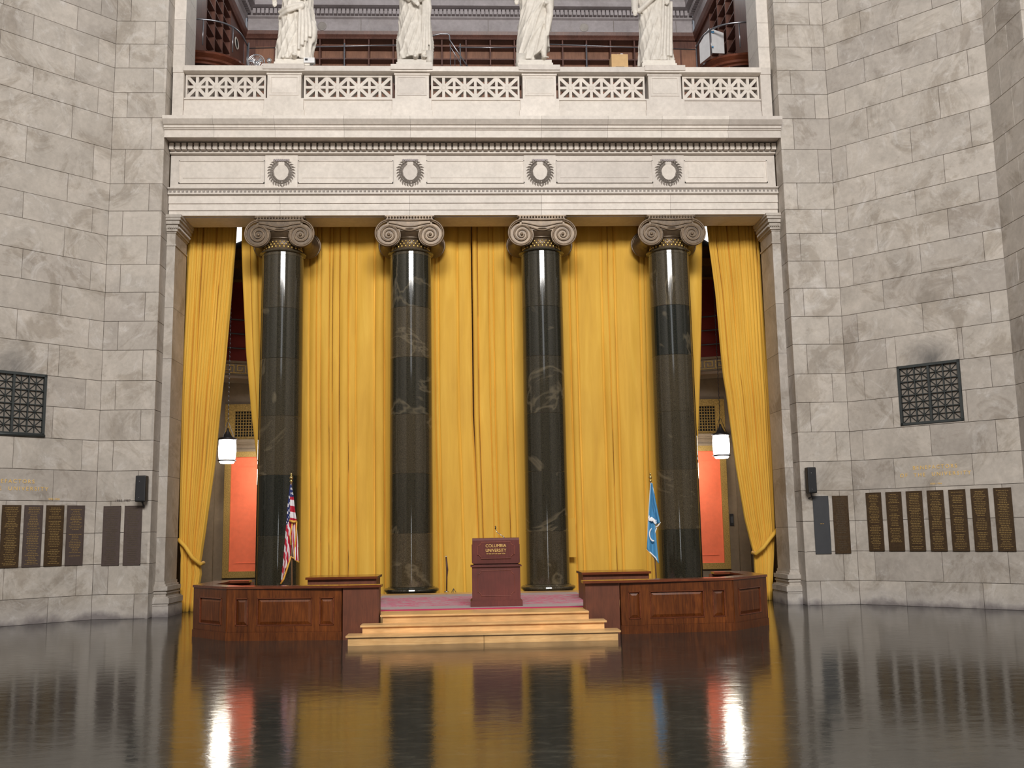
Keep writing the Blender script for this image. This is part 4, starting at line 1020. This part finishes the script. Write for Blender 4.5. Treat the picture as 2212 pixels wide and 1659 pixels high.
c3_ = lay(L3, R3, 1.86, (1.20, 1.13), lambda u, v: (.8, u * .38 + .02 + v * .1), FY - .055, 2)
o = c3_.build('flag_cloth', USM, fl1, True); o.modifiers.new('thick', 'SOLIDIFY').thickness = .006
MB().tube([(FX, FY - .10, 1.90), (FX + .07, FY - .13, 1.875), (FX + .13, FY - .11, 1.88)], .022, 7).tube([(FX + .13, FY - .11, 1.88), (FX + .12, FY - .1, 1.6), (FX + .09, FY - .08, 1.3), (FX + .10, FY - .07, 1.18), (FX + .18, FY - .06, 1.13)], .014, 7).tube([(FX + .05, FY - .09, 1.86), (FX + .01, FY - .09, 1.62), (FX + .03, FY - .09, 1.45)], .013, 7).tube([(FX - .155, FY - .05, .75), (FX - .10, FY - .06, .83), (FX - .03, FY - .06, 1.05), (FX + .03, FY - .07, 1.24), (FX + .12, FY - .07, 1.18)], .016, 7).build('fringe', FRG, fl1, True)
BX_ = 3.205
fl2 = pole('pale blue flag with white crown emblem on a pole beside the rightmost column', BX_, FY, 2.70)
def lay2(Lx, Rx, zt, zb, y, seed):
    def fn(u, v):
        xl = interp(Lx, v); xr = interp(Rx, v); zl = zt + (zb[0] - zt) * v; zr = zt + (zb[1] - zt) * v
        return (xl + (xr - xl) * u, y - .03 * math.sin(u * 8 + seed) * (v + .15), zl + (zr - zl) * u)
    return fn
Lb = [(BX_ - .01, 0), (BX_ - .05, .3), (BX_ - .085, .6), (BX_ - .12, 1)]; Rb = [(BX_ + .02, 0), (BX_ + .06, .3), (BX_ + .05, .6), (BX_ + .09, 1)]
fnb = lay2(Lb, Rb, 2.50, (1.26, .99), FY - .03, .5)
o = MB().grid(fnb, 24, 40).build('flag_cloth', BLUE, fl2, True); o.modifiers.new('thick', 'SOLIDIFY').thickness = .006
Lc = [(BX_ + .0, 0), (BX_ + .01, .5), (BX_ + .06, 1)]; Rc = [(BX_ + .02, 0), (BX_ + .08, .5), (BX_ + .145, 1)]
o = MB().grid(lay2(Lc, Rc, 2.49, (1.70, 1.76), FY - .06, 2), 16, 30).build('flag_cloth', BLUE, fl2, True); o.modifiers.new('thick', 'SOLIDIFY').thickness = .006
WFR = plain('white_fringe', (.8, .8, .78), .7)
m = MB().tube([(BX_ - .12, FY - .04, 1.26), (BX_ - .05, FY - .06, 1.18), (BX_ + .03, FY - .06, 1.10), (BX_ + .085, FY - .05, 1.0)], .013, 7)
m.tube([(BX_ + .145, FY - .07, 1.76), (BX_ + .10, FY - .07, 1.69), (BX_ + .05, FY - .07, 1.66)], .013, 7).tube([(BX_ + .07, FY - .07, 1.65), (BX_ + .045, FY - .05, 1.58), (BX_ + .04, FY - .05, 1.54)], .010, 7)
m.tube([(BX_ - .01, FY - .05, 2.49), (BX_ - .05, FY - .05, 2.12), (BX_ - .085, FY - .05, 1.75), (BX_ - .12, FY - .045, 1.27)], .005, 6).tube([(BX_ + .01, FY - .06, 2.50), (BX_ + .05, FY - .075, 2.3)], .006, 6).build('fringe', WFR, fl2, True)
WEM = plain('white_emblem', (.85, .87, .9), .6)
m = MB()
for dx, dz, r_ in ((-.085, .10, .018), (-.07, .07, .026), (-.078, .13, .012), (-.035, .075, .034), (.0, .06, .026), (.02, .035, .028), (.035, .01, .026), (.045, .05, .014)):
    m.ball((BX_ + dx + .015, FY - .082, 1.74 + dz), (r_, .008, r_ * 1.25), 12, 6)
m.tube([(BX_ - .0 + .07 * math.cos(a) - .0, FY - .082, 1.53 + .12 * math.sin(a)) for a in [math.radians(110 + 17 * k) for k in range(11)]], [.008 + .004 * (k > 1) + .003 * (k > 6) for k in range(11)], 7)
m.build('emblem', WEM, fl2, True)

# thin dark pole leaning by the curtain, small stand beside it
pl = MB().tube([(-.74, 21.55, .40), (-.735, 21.55, .70), (-.725, 21.55, .85), (-.745, 21.56, 1.11)], [.014, .016, .024, .016], 8).build('curtain_pull', plain('dark_pull', (.07, .03, .02), .5), None, True)
tag(pl, 'short dark upright pull rod against curtain just right of the second column', 'rod')
MB().ball((-.746, 21.56, 1.125), .018, 10, 8).build('knob', CHROME, pl, True)
MB().lathe([(.05, 0), (.05, .012), (.015, .02)], 14, (-.74, 21.55, .39)).build('foot', CHROME, pl, True)
tr = MB()
for a in (0, 2.1, 4.2): tr.tube([(-.59, 21.3, .47), (-.59 + .055 * math.cos(a + .4), 21.3 + .05 * math.sin(a + .4), .392)], .006, 5)
o = tr.build('small_tripod', IRON); tag(o, 'tiny dark tripod stand on the dais left of the lectern', 'stand')

# ------------------------------------------------------------ bronze grilles, plaques, lettering, speakers
def grille(side, FR, label):
    u0, u1, z0, z1 = HOLE; c = FR(1.75, 0, 4.28)
    t = thing('wall_grille', label, 'grille', c, 'square bronze wall grilles')
    MB().fbox(FR, u0, u1, -.24, -.22, z0, z1).build('duct', VOID, t)
    m = MB(); w_ = .05
    for a, b, e, f in ((u0, u1, z0, z0 + w_), (u0, u1, z1 - w_, z1), (u0, u0 + w_, z0, z1), (u1 - w_, u1, z0, z1)): m.fbox(FR, a, b, -.06, .022, e, f)
    m.build('frame', BRONZE, t)
    MB().fbox(FR, (u0 + u1) / 2 - .022, (u0 + u1) / 2 + .022, -.05, .012, z0 + w_, z1 - w_).build('mullion', BRONZE, t)
    a0, a1, b0, b1 = u0 + w_, u1 - w_, z0 + w_, z1 - w_; du, dz_ = (a1 - a0) / 4, (b1 - b0) / 4
    for i in range(4):
        for j in range(4):
            cu, cz2 = a0 + du * (i + .5), b0 + dz_ * (j + .5); q = MB()
            q.fbox(FR, cu - .006, cu + .006, -.04, -.01, cz2 - dz_ / 2, cz2 + dz_ / 2).fbox(FR, cu - du / 2, cu + du / 2, -.04, -.01, cz2 - .006, cz2 + .006)
            if i in (0, 2): q.fbox(FR, cu + du / 2 - .010, cu + du / 2 + .010, -.045, 0, cz2 - dz_ / 2, cz2 + dz_ / 2)
            if j: q.fbox(FR, cu - du / 2, cu + du / 2, -.045, 0, cz2 - dz_ / 2 - .009, cz2 - dz_ / 2 + .009)
            for sg in (-1, 1): q.tube([FR(cu - du / 2, -.025, cz2 - sg * dz_ / 2), FR(cu + du / 2, -.025, cz2 + sg * dz_ / 2)], .007, 4)
            q.build('star_lattice', BRONZE, t)
    m = MB()
    for k in range(9): m.fbox(FR, u0 + w_, u1 - w_, -.16, -.10, z0 + .08 + k * .125, z0 + .10 + k * .125)
    m.build('louvre', LOUV, t)
    if side < 0: MB().tube([FR(u0 + .0, .03, z0 - .0), FR(u1, .03, z0 - .0)], .03, 8).build('sill', BRONZE, t, True)
grille(-1, FRL, 'square dark bronze grille with star lattice at the left edge')
grille(1, FRR, 'square dark bronze grille with star lattice high on the right wall')
def plaque(FR, u0, u1, z0, z1, mat, label, seed, group, rows=34, lett=LETT, full=True):
    r = random.Random(seed)
    t = MB().fbox(FR, u0, u1, .0, .022, z0, z1)
    o = t.build('plaque', mat); tag(o, label, 'plaque', group)
    e = MB()
    for a, b, c, f in ((u0, u1, z0, z0 + .012), (u0, u1, z1 - .012, z1), (u0, u0 + .010, z0, z1), (u1 - .010, u1, z0, z1)): e.fbox(FR, a, b, .022, .027, c, f)
    e.build('border', mat, o)
    if rows:
        m = MB(); n = rows; cu = (u0 + u1) / 2
        for k in range(n):
            zc = z1 - .055 - (z1 - z0 - .11) * k / (n - 1)
            if not full and k > n * .86: continue
            if r.random() < .05: continue
            hw = (u1 - u0) * r.uniform(.18, .37); x = cu - hw
            while x < cu + hw - .01:
                L_ = r.uniform(.022, .06); b2 = min(x + L_, cu + hw)
                m.fbox(FR, x, b2, .022, .026, zc - .0055, zc + .0055); x = b2 + .011
        tag(m.build('raised_lines', lett, o), kind='stuff')
    return o
nth = ['nearest the corner', 'second from the corner', 'third from the corner', 'fourth from the corner', 'fifth from the corner', 'sixth from the corner', 'farthest right, closest to the frame edge']
for k in range(7):
    plaque(FRR, .276 + k * .424, .60 + k * .4235, 1.10, 2.31, PLAQ, f'narrow bronze name plaque on right diagonal wall, {nth[k]}', 100 + k, 'benefactor plaques on the right wall', full=k != 1)
for k in range(5):
    plaque(FRL, .238 + k * .418, .59 + k * .418, 1.10, 2.295, PLAQD if k in (2, 0) else PLAQ, f'narrow bronze name plaque on left diagonal wall, {nth[k] if k < 4 else "cut by the left edge"}', 200 + k, 'benefactor plaques on the left wall', full=k != 0)
DLET = plain('dull_lettering', (.10, .075, .05), .5, .4)
FP = frame((0, PY, 0), (1, 0, 0), (0, -1, 0))
plaque(FP, -7.755, -7.405, 1.075, 2.28, PLAQD, 'plain dark plaque on left pier, left one under the dates', 301, 'plaques on the left pier', 30, DLET)
plaque(FP, -7.325, -6.975, 1.075, 2.28, PLAQD, 'plain dark plaque on left pier, right one under the loudspeaker', 302, 'plaques on the left pier', 30, DLET)
pg = plaque(FP, 7.03, 7.365, 1.055, 2.265, PLAQG, 'slate grey almost blank plaque on right pier beneath the loudspeaker', 303, 'plaques on the right pier', 0)
MB().fbox(FP, 7.16, 7.20, .022, .027, 1.675, 1.69).fbox(FP, 7.21, 7.24, .022, .027, 1.675, 1.69).build('raised_lines', LETT, pg)
plaque(FP, 7.45, 7.785, 1.055, 2.265, PLAQ, 'brown bronze plaque on right pier beside the wall corner', 304, 'plaques on the right pier', 30, DLET)
def inscr(FR, U, N, cu, side, lines, label):
    t = thing('wall_inscription', label, 'inscription', FR(cu, 0, 2.6), 'gold wall inscriptions')
    for tx, z, sz, spc, mt, du in lines:
        tag(text(tx, sz, mt, FR(cu + du, .004, z), U, N, t, 'lettering', depth=.003, spacing=spc), kind='stuff')
inscr(FRR, (d, -d, 0), (-d, -d, 0), 1.735, 1, [('BENEFACTORS', 2.745, .105, 1.35, GOLD, 0), ('OF  THE  UNIVERSITY', 2.60, .105, 1.42, GOLD, -.01), ('1929-1984', 2.425, .05, 1.1, GOLD, 0)], 'gold letters BENEFACTORS OF THE UNIVERSITY on right wall')
inscr(FRL, (d, d, 0), (d, -d, 0), 1.70, -1, [('BENEFACTORS', 2.72, .105, 1.35, GOLD, 0), ('OF  THE  UNIVERSITY', 2.58, .105, 1.42, GOLD, -.01), ('1890-1928', 2.40, .05, 1.1, GOLD, -.83)], 'gold letters of benefactors inscription on left wall, cut by frame')
t = thing('date_inscription', 'small dark dates 1985-1987 above the left pier plaques', 'inscription', (-7.4, PY, 2.38))
text('1985-1987', .07, PLAQD, (-7.38, PY - .004, 2.365), (1, 0, 0), (0, -1, 0), t, depth=.002, spacing=1.05)
for x0, x1, z0, z1, lab in ((-7.05, -6.84, 2.35, 2.885, 'tall black loudspeaker on left pier above a plaque'), (6.865, 7.05, 2.32, 2.865, 'tall black loudspeaker on right pier above grey plaque')):
    t = thing('loudspeaker', lab, 'speaker', ((x0 + x1) / 2, 20.9, z0), 'black wall loudspeakers')
    b = MB().box(x0, x1, 20.82, 21.02, z0, z1).build('cabinet', BLK, t); bv = b.modifiers.new('bevel', 'BEVEL'); bv.width = .02; bv.segments = 3
    MB().box(x0 + .02, x1 - .02, 20.812, 20.822, z0 + .03, z1 - .03).build('front_grille', plain('speaker_cloth', (.02, .02, .022), .8), t)
    MB().tube([((x0 + x1) / 2, 20.95, z0 + .02), ((x0 + x1) / 2 + .03, 21.0, z0 - .08), ((x0 + x1) / 2, 21.1, z0 - .10)], .02, 8).build('bracket', IRON, t, True)
    for zz in (z1 - .12, z0 + .08): MB().ball(((x0 + x1) / 2 - .02, 20.81, zz), .008, 8, 6).build('screw', CHROME, t, True)

# ------------------------------------------------------------ upper gallery
YG = 29.3
struct('floor_gallery', MB().box(-9, 9, 22.43, YG + .3, 10.76, 11.0), S_GAL, 'hidden floor behind the balustrade')
PRG = [(0, 16.79), (0, 16.95), (.02, 16.95), (.02, 17.44), (-.05, 17.48), (-.05, 17.52), (-.02, 17.52), (-.02, 17.70), (-.32, 17.73), (-.32, 17.89), (-.40, 18.04), (-.40, 18.09), (.3, 18.11), (.3, 16.79)]
wg = struct('wall_gallery', MB().box(-7.0, 7.0, YG + .25, YG + .5, 11, 18.2), S_GAL, 'stone wall over the bookcases at the back of the gallery')
MB().extrude([(YG + a, z) for a, z in PRG], -6.92, 6.92).build('frieze', S_GAL, wg)
m = MB()
for k in range(104): x = -6.7 + 13.4 * k / 103; m.box(x - .045, x + .045, YG - .17, YG - .03, 17.53, 17.69)
tag(m.build('dentil_row', S_GAL, wg), kind='stuff')
for k, x in enumerate((-4.65, -1.5, 1.54, 3.5, 5.4)):
    MB().lathe([(.13, 0), (.13, .02), (.10, .03), (.02, .03)], 20).v
    q = MB().lathe([(.14, 0), (.14, .02), (.11, .028), (.03, .02)], 20); q.v = [(x + a, YG + .02 - c, 17.2 + b) for a, b, c in q.v]; q.build('rosette', S_WRE, wg)
for k in range(14):
    x = -6.9 + 13.8 * (k + .5) / 14; MB().box(x - .006, x + .006, YG + .008, YG + .03, 16.96, 17.43).build('joint', S_DARK, wg) if k % 2 else None
for s, side in ((-1, 'left'), (1, 'right')):
    ws = struct(f'wall_gallery_{side}', MB().box(*sorted((s * 7.18, s * 7.45)), 22.4, YG + .3, 11, 18.2), S_GAL, f'{side} side wall of gallery above the bookcase')
    MB().extrude([(s * 6.97 + s * a, z) for a, z in PRG], 22.6, YG, axis='y').build('frieze', S_GAL, ws)
    m = MB()
    for k in range(49): y = 22.7 + 6.4 * k / 48; m.box(*sorted((s * 6.94, s * 6.80)), y - .045, y + .045, 17.53, 17.69)
    tag(m.build('dentil_row', S_GAL, ws), kind='stuff')
# windows above
for k in range(8):
    x0 = -6.8 + k * 1.70; wn = struct(f'window_{k + 3}', MB().box(x0, x0 + .10, YG + .1, YG + .3, 18.11, 19.9).box(x0 + 1.6, x0 + 1.69, YG + .1, YG + .3, 18.11, 19.9), S_GAL, 'bright upper window at the top of the photo')
    MB().box(x0 + .10, x0 + 1.6, YG + .2, YG + .23, 18.11, 19.9).build('pane', WINDOW, wn)
    MB().box(x0 + .83, x0 + .87, YG + .16, YG + .195, 18.11, 19.9).build('glazing_bar', IRON, wn)
# back bookcase
bc = thing('bookcase', 'long empty wooden bookcase along the back of the gallery', 'bookcase', (0, YG, 14.3))
MB().box(-6.95, 6.95, YG - .02, YG + .02, 14.3, 16.7).build('back_board', W_CASEB, bc)
MB().extrude([(YG - .37, 16.59), (YG - .40, 16.64), (YG - .45, 16.70), (YG - .48, 16.80), (YG, 16.83), (YG, 16.59)], -6.95, 6.95).build('cornice', W_CASE, bc)
for z in (14.72, 15.14, 15.55, 15.97, 16.39): MB().box(-5.4, 5.55, YG - .33, YG - .02, z - .02, z + .02).build('shelf', W_CASE, bc)
x = -5.4
while x < 5.6: MB().box(x - .02, x + .02, YG - .345, YG - .02, 14.3, 16.6).build('divider', W_CASE, bc); x += .743
for a, b in ((-6.95, -5.45), (5.59, 6.95)):
    MB().box(a, b, YG - .30, YG - .02, 14.3, 16.6).build('end_cupboard', W_CASE, bc)
    MB().box(a + .35, (a + b) / 2 + .15, YG - .32, YG - .30, 14.6, 16.35).box((a + b) / 2 + .2, b - .05, YG - .32, YG - .30, 14.6, 16.35).build('cupboard_door', W_CASEB, bc)
for s, side in ((-1, 'left'), (1, 'right')):
    t = thing('bookcase', f'empty wooden bookcase on the {side} side wall of the gallery', 'bookcase', (s * 7.1, 25, 13.4), 'side bookcases in the gallery')
    def bs_(m, xa, xb, *r): a, b = sorted((s * xa, s * xb)); return m.box(a, b, *r)
    bs_(MB(), 7.17, 7.25, 22.5, YG, 12.4, 16.8).build('back_board', W_CASEB, t)
    for y in (24.73, 25.6, 26.43, 27.31): bs_(MB(), 6.95, 7.17, y - .02, y + .02, 12.4, 16.63).build('divider', W_CASE, t)
    for k in range(7): bs_(MB(), 6.96, 7.17, 24.73, 27.31, 14.17 + k * .369 - .014, 14.17 + k * .369 + .014).build('shelf', W_CASE, t)
    bs_(MB(), 6.955, 7.17, 22.5, 24.70, 12.4, 16.63).build('side_panel', W_CASE, t)
    bs_(MB(), 6.955, 7.17, 27.33, YG - .3, 12.4, 16.63).build('end_panel', W_CASE, t)
    MB().extrude([(s * 7.17, 16.59), (s * 6.90, 16.59), (s * 6.85, 16.68), (s * 6.81, 16.80), (s * 7.17, 16.83)], 22.5, YG, axis='y').build('cornice', W_CASE, t)
    q = MB()
    ring = [(.11, 0), (.13, .02), (.15, 0)]
    if s < 0:
        for i in range(24):
            a0, a1 = 2 * PI * i / 24, 2 * PI * (i + 1) / 24
            q.add([(-6.94 + dx, 28.0 + rr * math.cos(a), 15.95 + rr * .75 * math.sin(a)) for a in (a0, a1) for dx, rr in ((0, .15), (.02, .20), (0, .235))], [(0, 1, 4, 3), (1, 2, 5, 4)])
        q.build('porthole_rim', S_STAT, t)
        MB().tube([(-6.95, 28.0, 15.95), (-6.935, 28.0, 15.95)], .15, 20).build('porthole', VOID, t)
    # corner balcony: quarter-round mahogany ledge
    b = thing('corner_balcony', f'quarter-round mahogany balcony in the {side} corner of the gallery', 'balcony', (s * 6.4, 24.5, 13.3), 'curved corner balconies')
    def q_arc(R, n=18, ry=.75, e=.85): return [(s * (7.2 - R * math.sin(a) ** e), 24.5 - R * ry * math.cos(a) ** e) for a in [PI / 2 * i / n for i in range(n + 1)]]
    prof = [(1.20, 13.20), (1.20, 13.25), (1.27, 13.28), (1.27, 13.34), (1.34, 13.39), (1.38, 13.42), (1.38, 13.47), (.2, 13.47), (.2, 13.20)]
    m = MB(); n = 18; P_ = [q_arc(R, n) for R, _ in prof]; k_ = len(prof)
    m.add([(P_[j][i][0], P_[j][i][1], prof[j][1]) for i in range(n + 1) for j in range(k_)], [(i * k_ + j, i * k_ + (j + 1) % k_, (i + 1) * k_ + (j + 1) % k_, (i + 1) * k_ + j) for i in range(n) for j in range(k_)])
    m.build('ledge', W_RAIL, b, .5)
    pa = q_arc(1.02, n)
    MB().add([(x_, y_, z_) for z_ in (11.0, 13.21) for x_, y_ in pa], [(i, i + 1, i + 2 + n, i + 1 + n) for i in range(n)]).build('shade_backing', W_SHADE, b, True)  # curved dark sheet added as the shade below the ledge
    ra = q_arc(1.37, 24, .98, .62)
    ra = [p for p in ra if abs(p[0]) < 6.95]
    MB().tube([(p[0], p[1], 14.11) for p in ra], .022, 8).build('handrail', STEEL, b, True)
    for i in (3, len(ra) // 2 + 2, len(ra) - 1): MB().tube([(ra[i][0], ra[i][1], 13.45), (ra[i][0], ra[i][1], 14.13)], .016, 8).build('post', STEEL, b, True)
rl = thing('gallery_railing', 'thin iron railing running across the gallery behind the statues', 'railing', (0, 24.5, 13.0))
MB().tube([(-5.85, 24.7, 14.13), (-1.2, 24.5, 14.16)], .016, 8).build('handrail', STEEL, rl, True)
MB().tube([(-.42, 24.5, 14.08), (1.2, 24.5, 14.08)], .014, 8).build('handrail', STEEL, rl, True)
MB().tube([(1.6, 24.5, 14.19), (5.85, 24.7, 14.15)], .016, 8).build('handrail', STEEL, rl, True)
for x in (-5.8, -3.35, 2.93, 5.83, -.36): MB().tube([(x, 24.5, 12.6), (x, 24.5, 14.18)], .017, 8).build('post', STEEL, rl, True)
ld = thing('stair_rail', 'bent iron handrail of a ladder stair between the two middle statues', 'railing', (-.6, 24.5, 13.0))
MB().tube([(-1.17, 24.5, 14.36), (-1.0, 24.5, 14.42), (-.88, 24.5, 14.45), (-.68, 24.5, 14.45), (-.64, 24.5, 14.42), (-.63, 24.5, 14.28), (-.17, 24.5, 13.55)], .018, 8).build('handrail', STEEL, ld, True)
MB().tube([(-.62, 24.5, 14.18), (-.62, 24.5, 14.1), (-.30, 24.5, 13.55)], .012, 8).build('lower_rail', STEEL, ld, True)
for x, z in ((-1.16, 14.36), (-.62, 14.12), (-.50, 13.95), (-.36, 14.08)): MB().tube([(x, 24.5, 13.3), (x, 24.5, z)], .009, 6).build('baluster', IRON, ld)

# things standing on and behind the balustrade
t = thing('cardboard_box', 'open tan cardboard box with white paper on balustrade rail near right middle', 'box', (3.30, 21.62, 12.055))
MB().box(3.11, 3.49, 21.48, 21.82, 12.058, 12.40).build('carton', CARD, t); MB().box(3.20, 3.40, 21.475, 21.48, 12.058, 12.10).build('hand_hole', BLK, t)
q = MB()
for k in range(7): q.ball((3.21 + .03 * k, 21.62 + .04 * math.sin(k * 2.3), 12.41 + .02 * math.sin(k * 1.7)), (.05, .06, .04), 8, 5)
q.build('crumpled_paper', WHITE, t)
o = MB().box(2.74, 3.10, 21.50, 21.80, 12.058, 12.095).build('cardboard_sheet', CARD); tag(o, 'flat piece of tan cardboard lying left of the box on the rail', 'cardboard')
o = MB().box(4.80, 5.82, 21.45, 21.80, 12.052, 12.085).build('long_board', WHITE); o.modifiers.new('bevel', 'BEVEL').width = .012; tag(o, 'long flat white board lying on the right end of balustrade rail', 'board')
MB().box(5.805, 5.83, 21.445, 21.80, 12.05, 12.088).build('end_cap', CHROME, o)
fan = thing('desk_fan', 'round chrome electric fan on balustrade rail left of first statue', 'fan', (-4.95, 21.6, 12.06))
def fr_(p): return p
m = MB()
for R_ in (.185, .15, .11, .07, .03): m.tube([(-4.95 + R_ * math.cos(2 * PI * k / 28), 21.56 - .02 - .05 * (1 - (R_ / .185) ** 2), 12.20 + R_ * math.sin(2 * PI * k / 28)) for k in range(29)], .0045 if R_ < .18 else .011, 6)
for k in range(14):
    a = 2 * PI * k / 14; m.tube([(-4.95 + .02 * math.cos(a), 21.49, 12.20 + .02 * math.sin(a)), (-4.95 + .185 * math.cos(a), 21.54, 12.20 + .185 * math.sin(a))], .003, 5)
m.build('cage', CHROME, fan, True)
m = MB()
for k in range(3):
    a = 2 * PI * k / 3 + .6
    pts = [(-4.95 + r_ * math.cos(a + da), 21.56 + dy, 12.20 + r_ * math.sin(a + da)) for r_, da, dy in ((.03, -.5, 0), (.15, -.35, .02), (.16, .3, -.02), (.03, .5, 0))]
    m.add(pts + [(p[0], p[1] + .006, p[2]) for p in pts], [(0, 1, 2, 3), (7, 6, 5, 4), (0, 4, 5, 1), (1, 5, 6, 2), (2, 6, 7, 3), (3, 7, 4, 0)])
m.build('blade', CHROME, fan); MB().ball((-4.95, 21.64, 12.20), (.07, .10, .07), 14, 10).build('motor', CHROME, fan, True)
MB().lathe([(.11, 0), (.11, .02), (.03, .04), (.02, .10)], 18, (-4.95, 21.64, 12.06)).build('base', CHROME, fan, True)
em = thing('emergency_light', 'small white twin-lamp box on rail right of first statue', 'lamp', (-3.73, 21.45, 12.06))
MB().box(-3.86, -3.62, 21.38, 21.5, 12.12, 12.24).build('case', WHITE, em); MB().box(-3.83, -3.77, 21.372, 21.38, 12.17, 12.215).build('lens', BLK, em)
for x in (-3.8, -3.74, -3.68): MB().tube([(x, 21.45, 12.06), (x, 21.45, 12.13)], .007, 6).build('leg', IRON, em)
sl = thing('spotlight', 'small silver clamp lamp beside the fan at first statue base', 'lamp', (-4.62, 21.5, 12.07))
MB().lathe([(.02, 0), (.045, .02), (.055, .07), (.04, .10), (.01, .11)], 14, (-4.64, 21.45, 12.14)).build('shade', CHROME, sl, True); MB().tube([(-4.64, 21.45, 12.06), (-4.64, 21.45, 12.15)], .012, 8).build('stem', CHROME, sl)
bd = thing('display_board', 'two white boards standing behind the right corner balcony rail', 'board', (6.0, 24.1, 13.4))
m = MB(); m.add([(5.99, 23.62, 13.52), (6.39, 23.85, 13.62), (6.39, 23.85, 14.18), (5.99, 23.62, 14.18)] + [(5.99, 23.64, 13.52), (6.39, 23.87, 13.62), (6.39, 23.87, 14.18), (5.99, 23.64, 14.18)], [(0, 1, 2, 3), (7, 6, 5, 4), (0, 4, 5, 1), (1, 5, 6, 2), (2, 6, 7, 3), (3, 7, 4, 0)])
m.build('front_board', WHITE, bd)
m = MB(); m.add([(5.80, 24.0, 13.42), (5.965, 23.64, 13.45), (5.965, 23.64, 14.20), (5.80, 24.0, 13.95)] + [(5.79, 24.02, 13.42), (5.955, 23.66, 13.45), (5.955, 23.66, 14.20), (5.79, 24.02, 13.95)], [(0, 1, 2, 3), (7, 6, 5, 4), (0, 4, 5, 1), (1, 5, 6, 2), (2, 6, 7, 3), (3, 7, 4, 0)])
m.build('side_board', WHITE, bd)
m = MB().box(6.01, 6.08, 23.60, 23.63, 14.06, 14.10).box(6.01, 6.05, 23.60, 23.63, 13.66, 13.69); m.build('blue_tab', BLUE, bd)
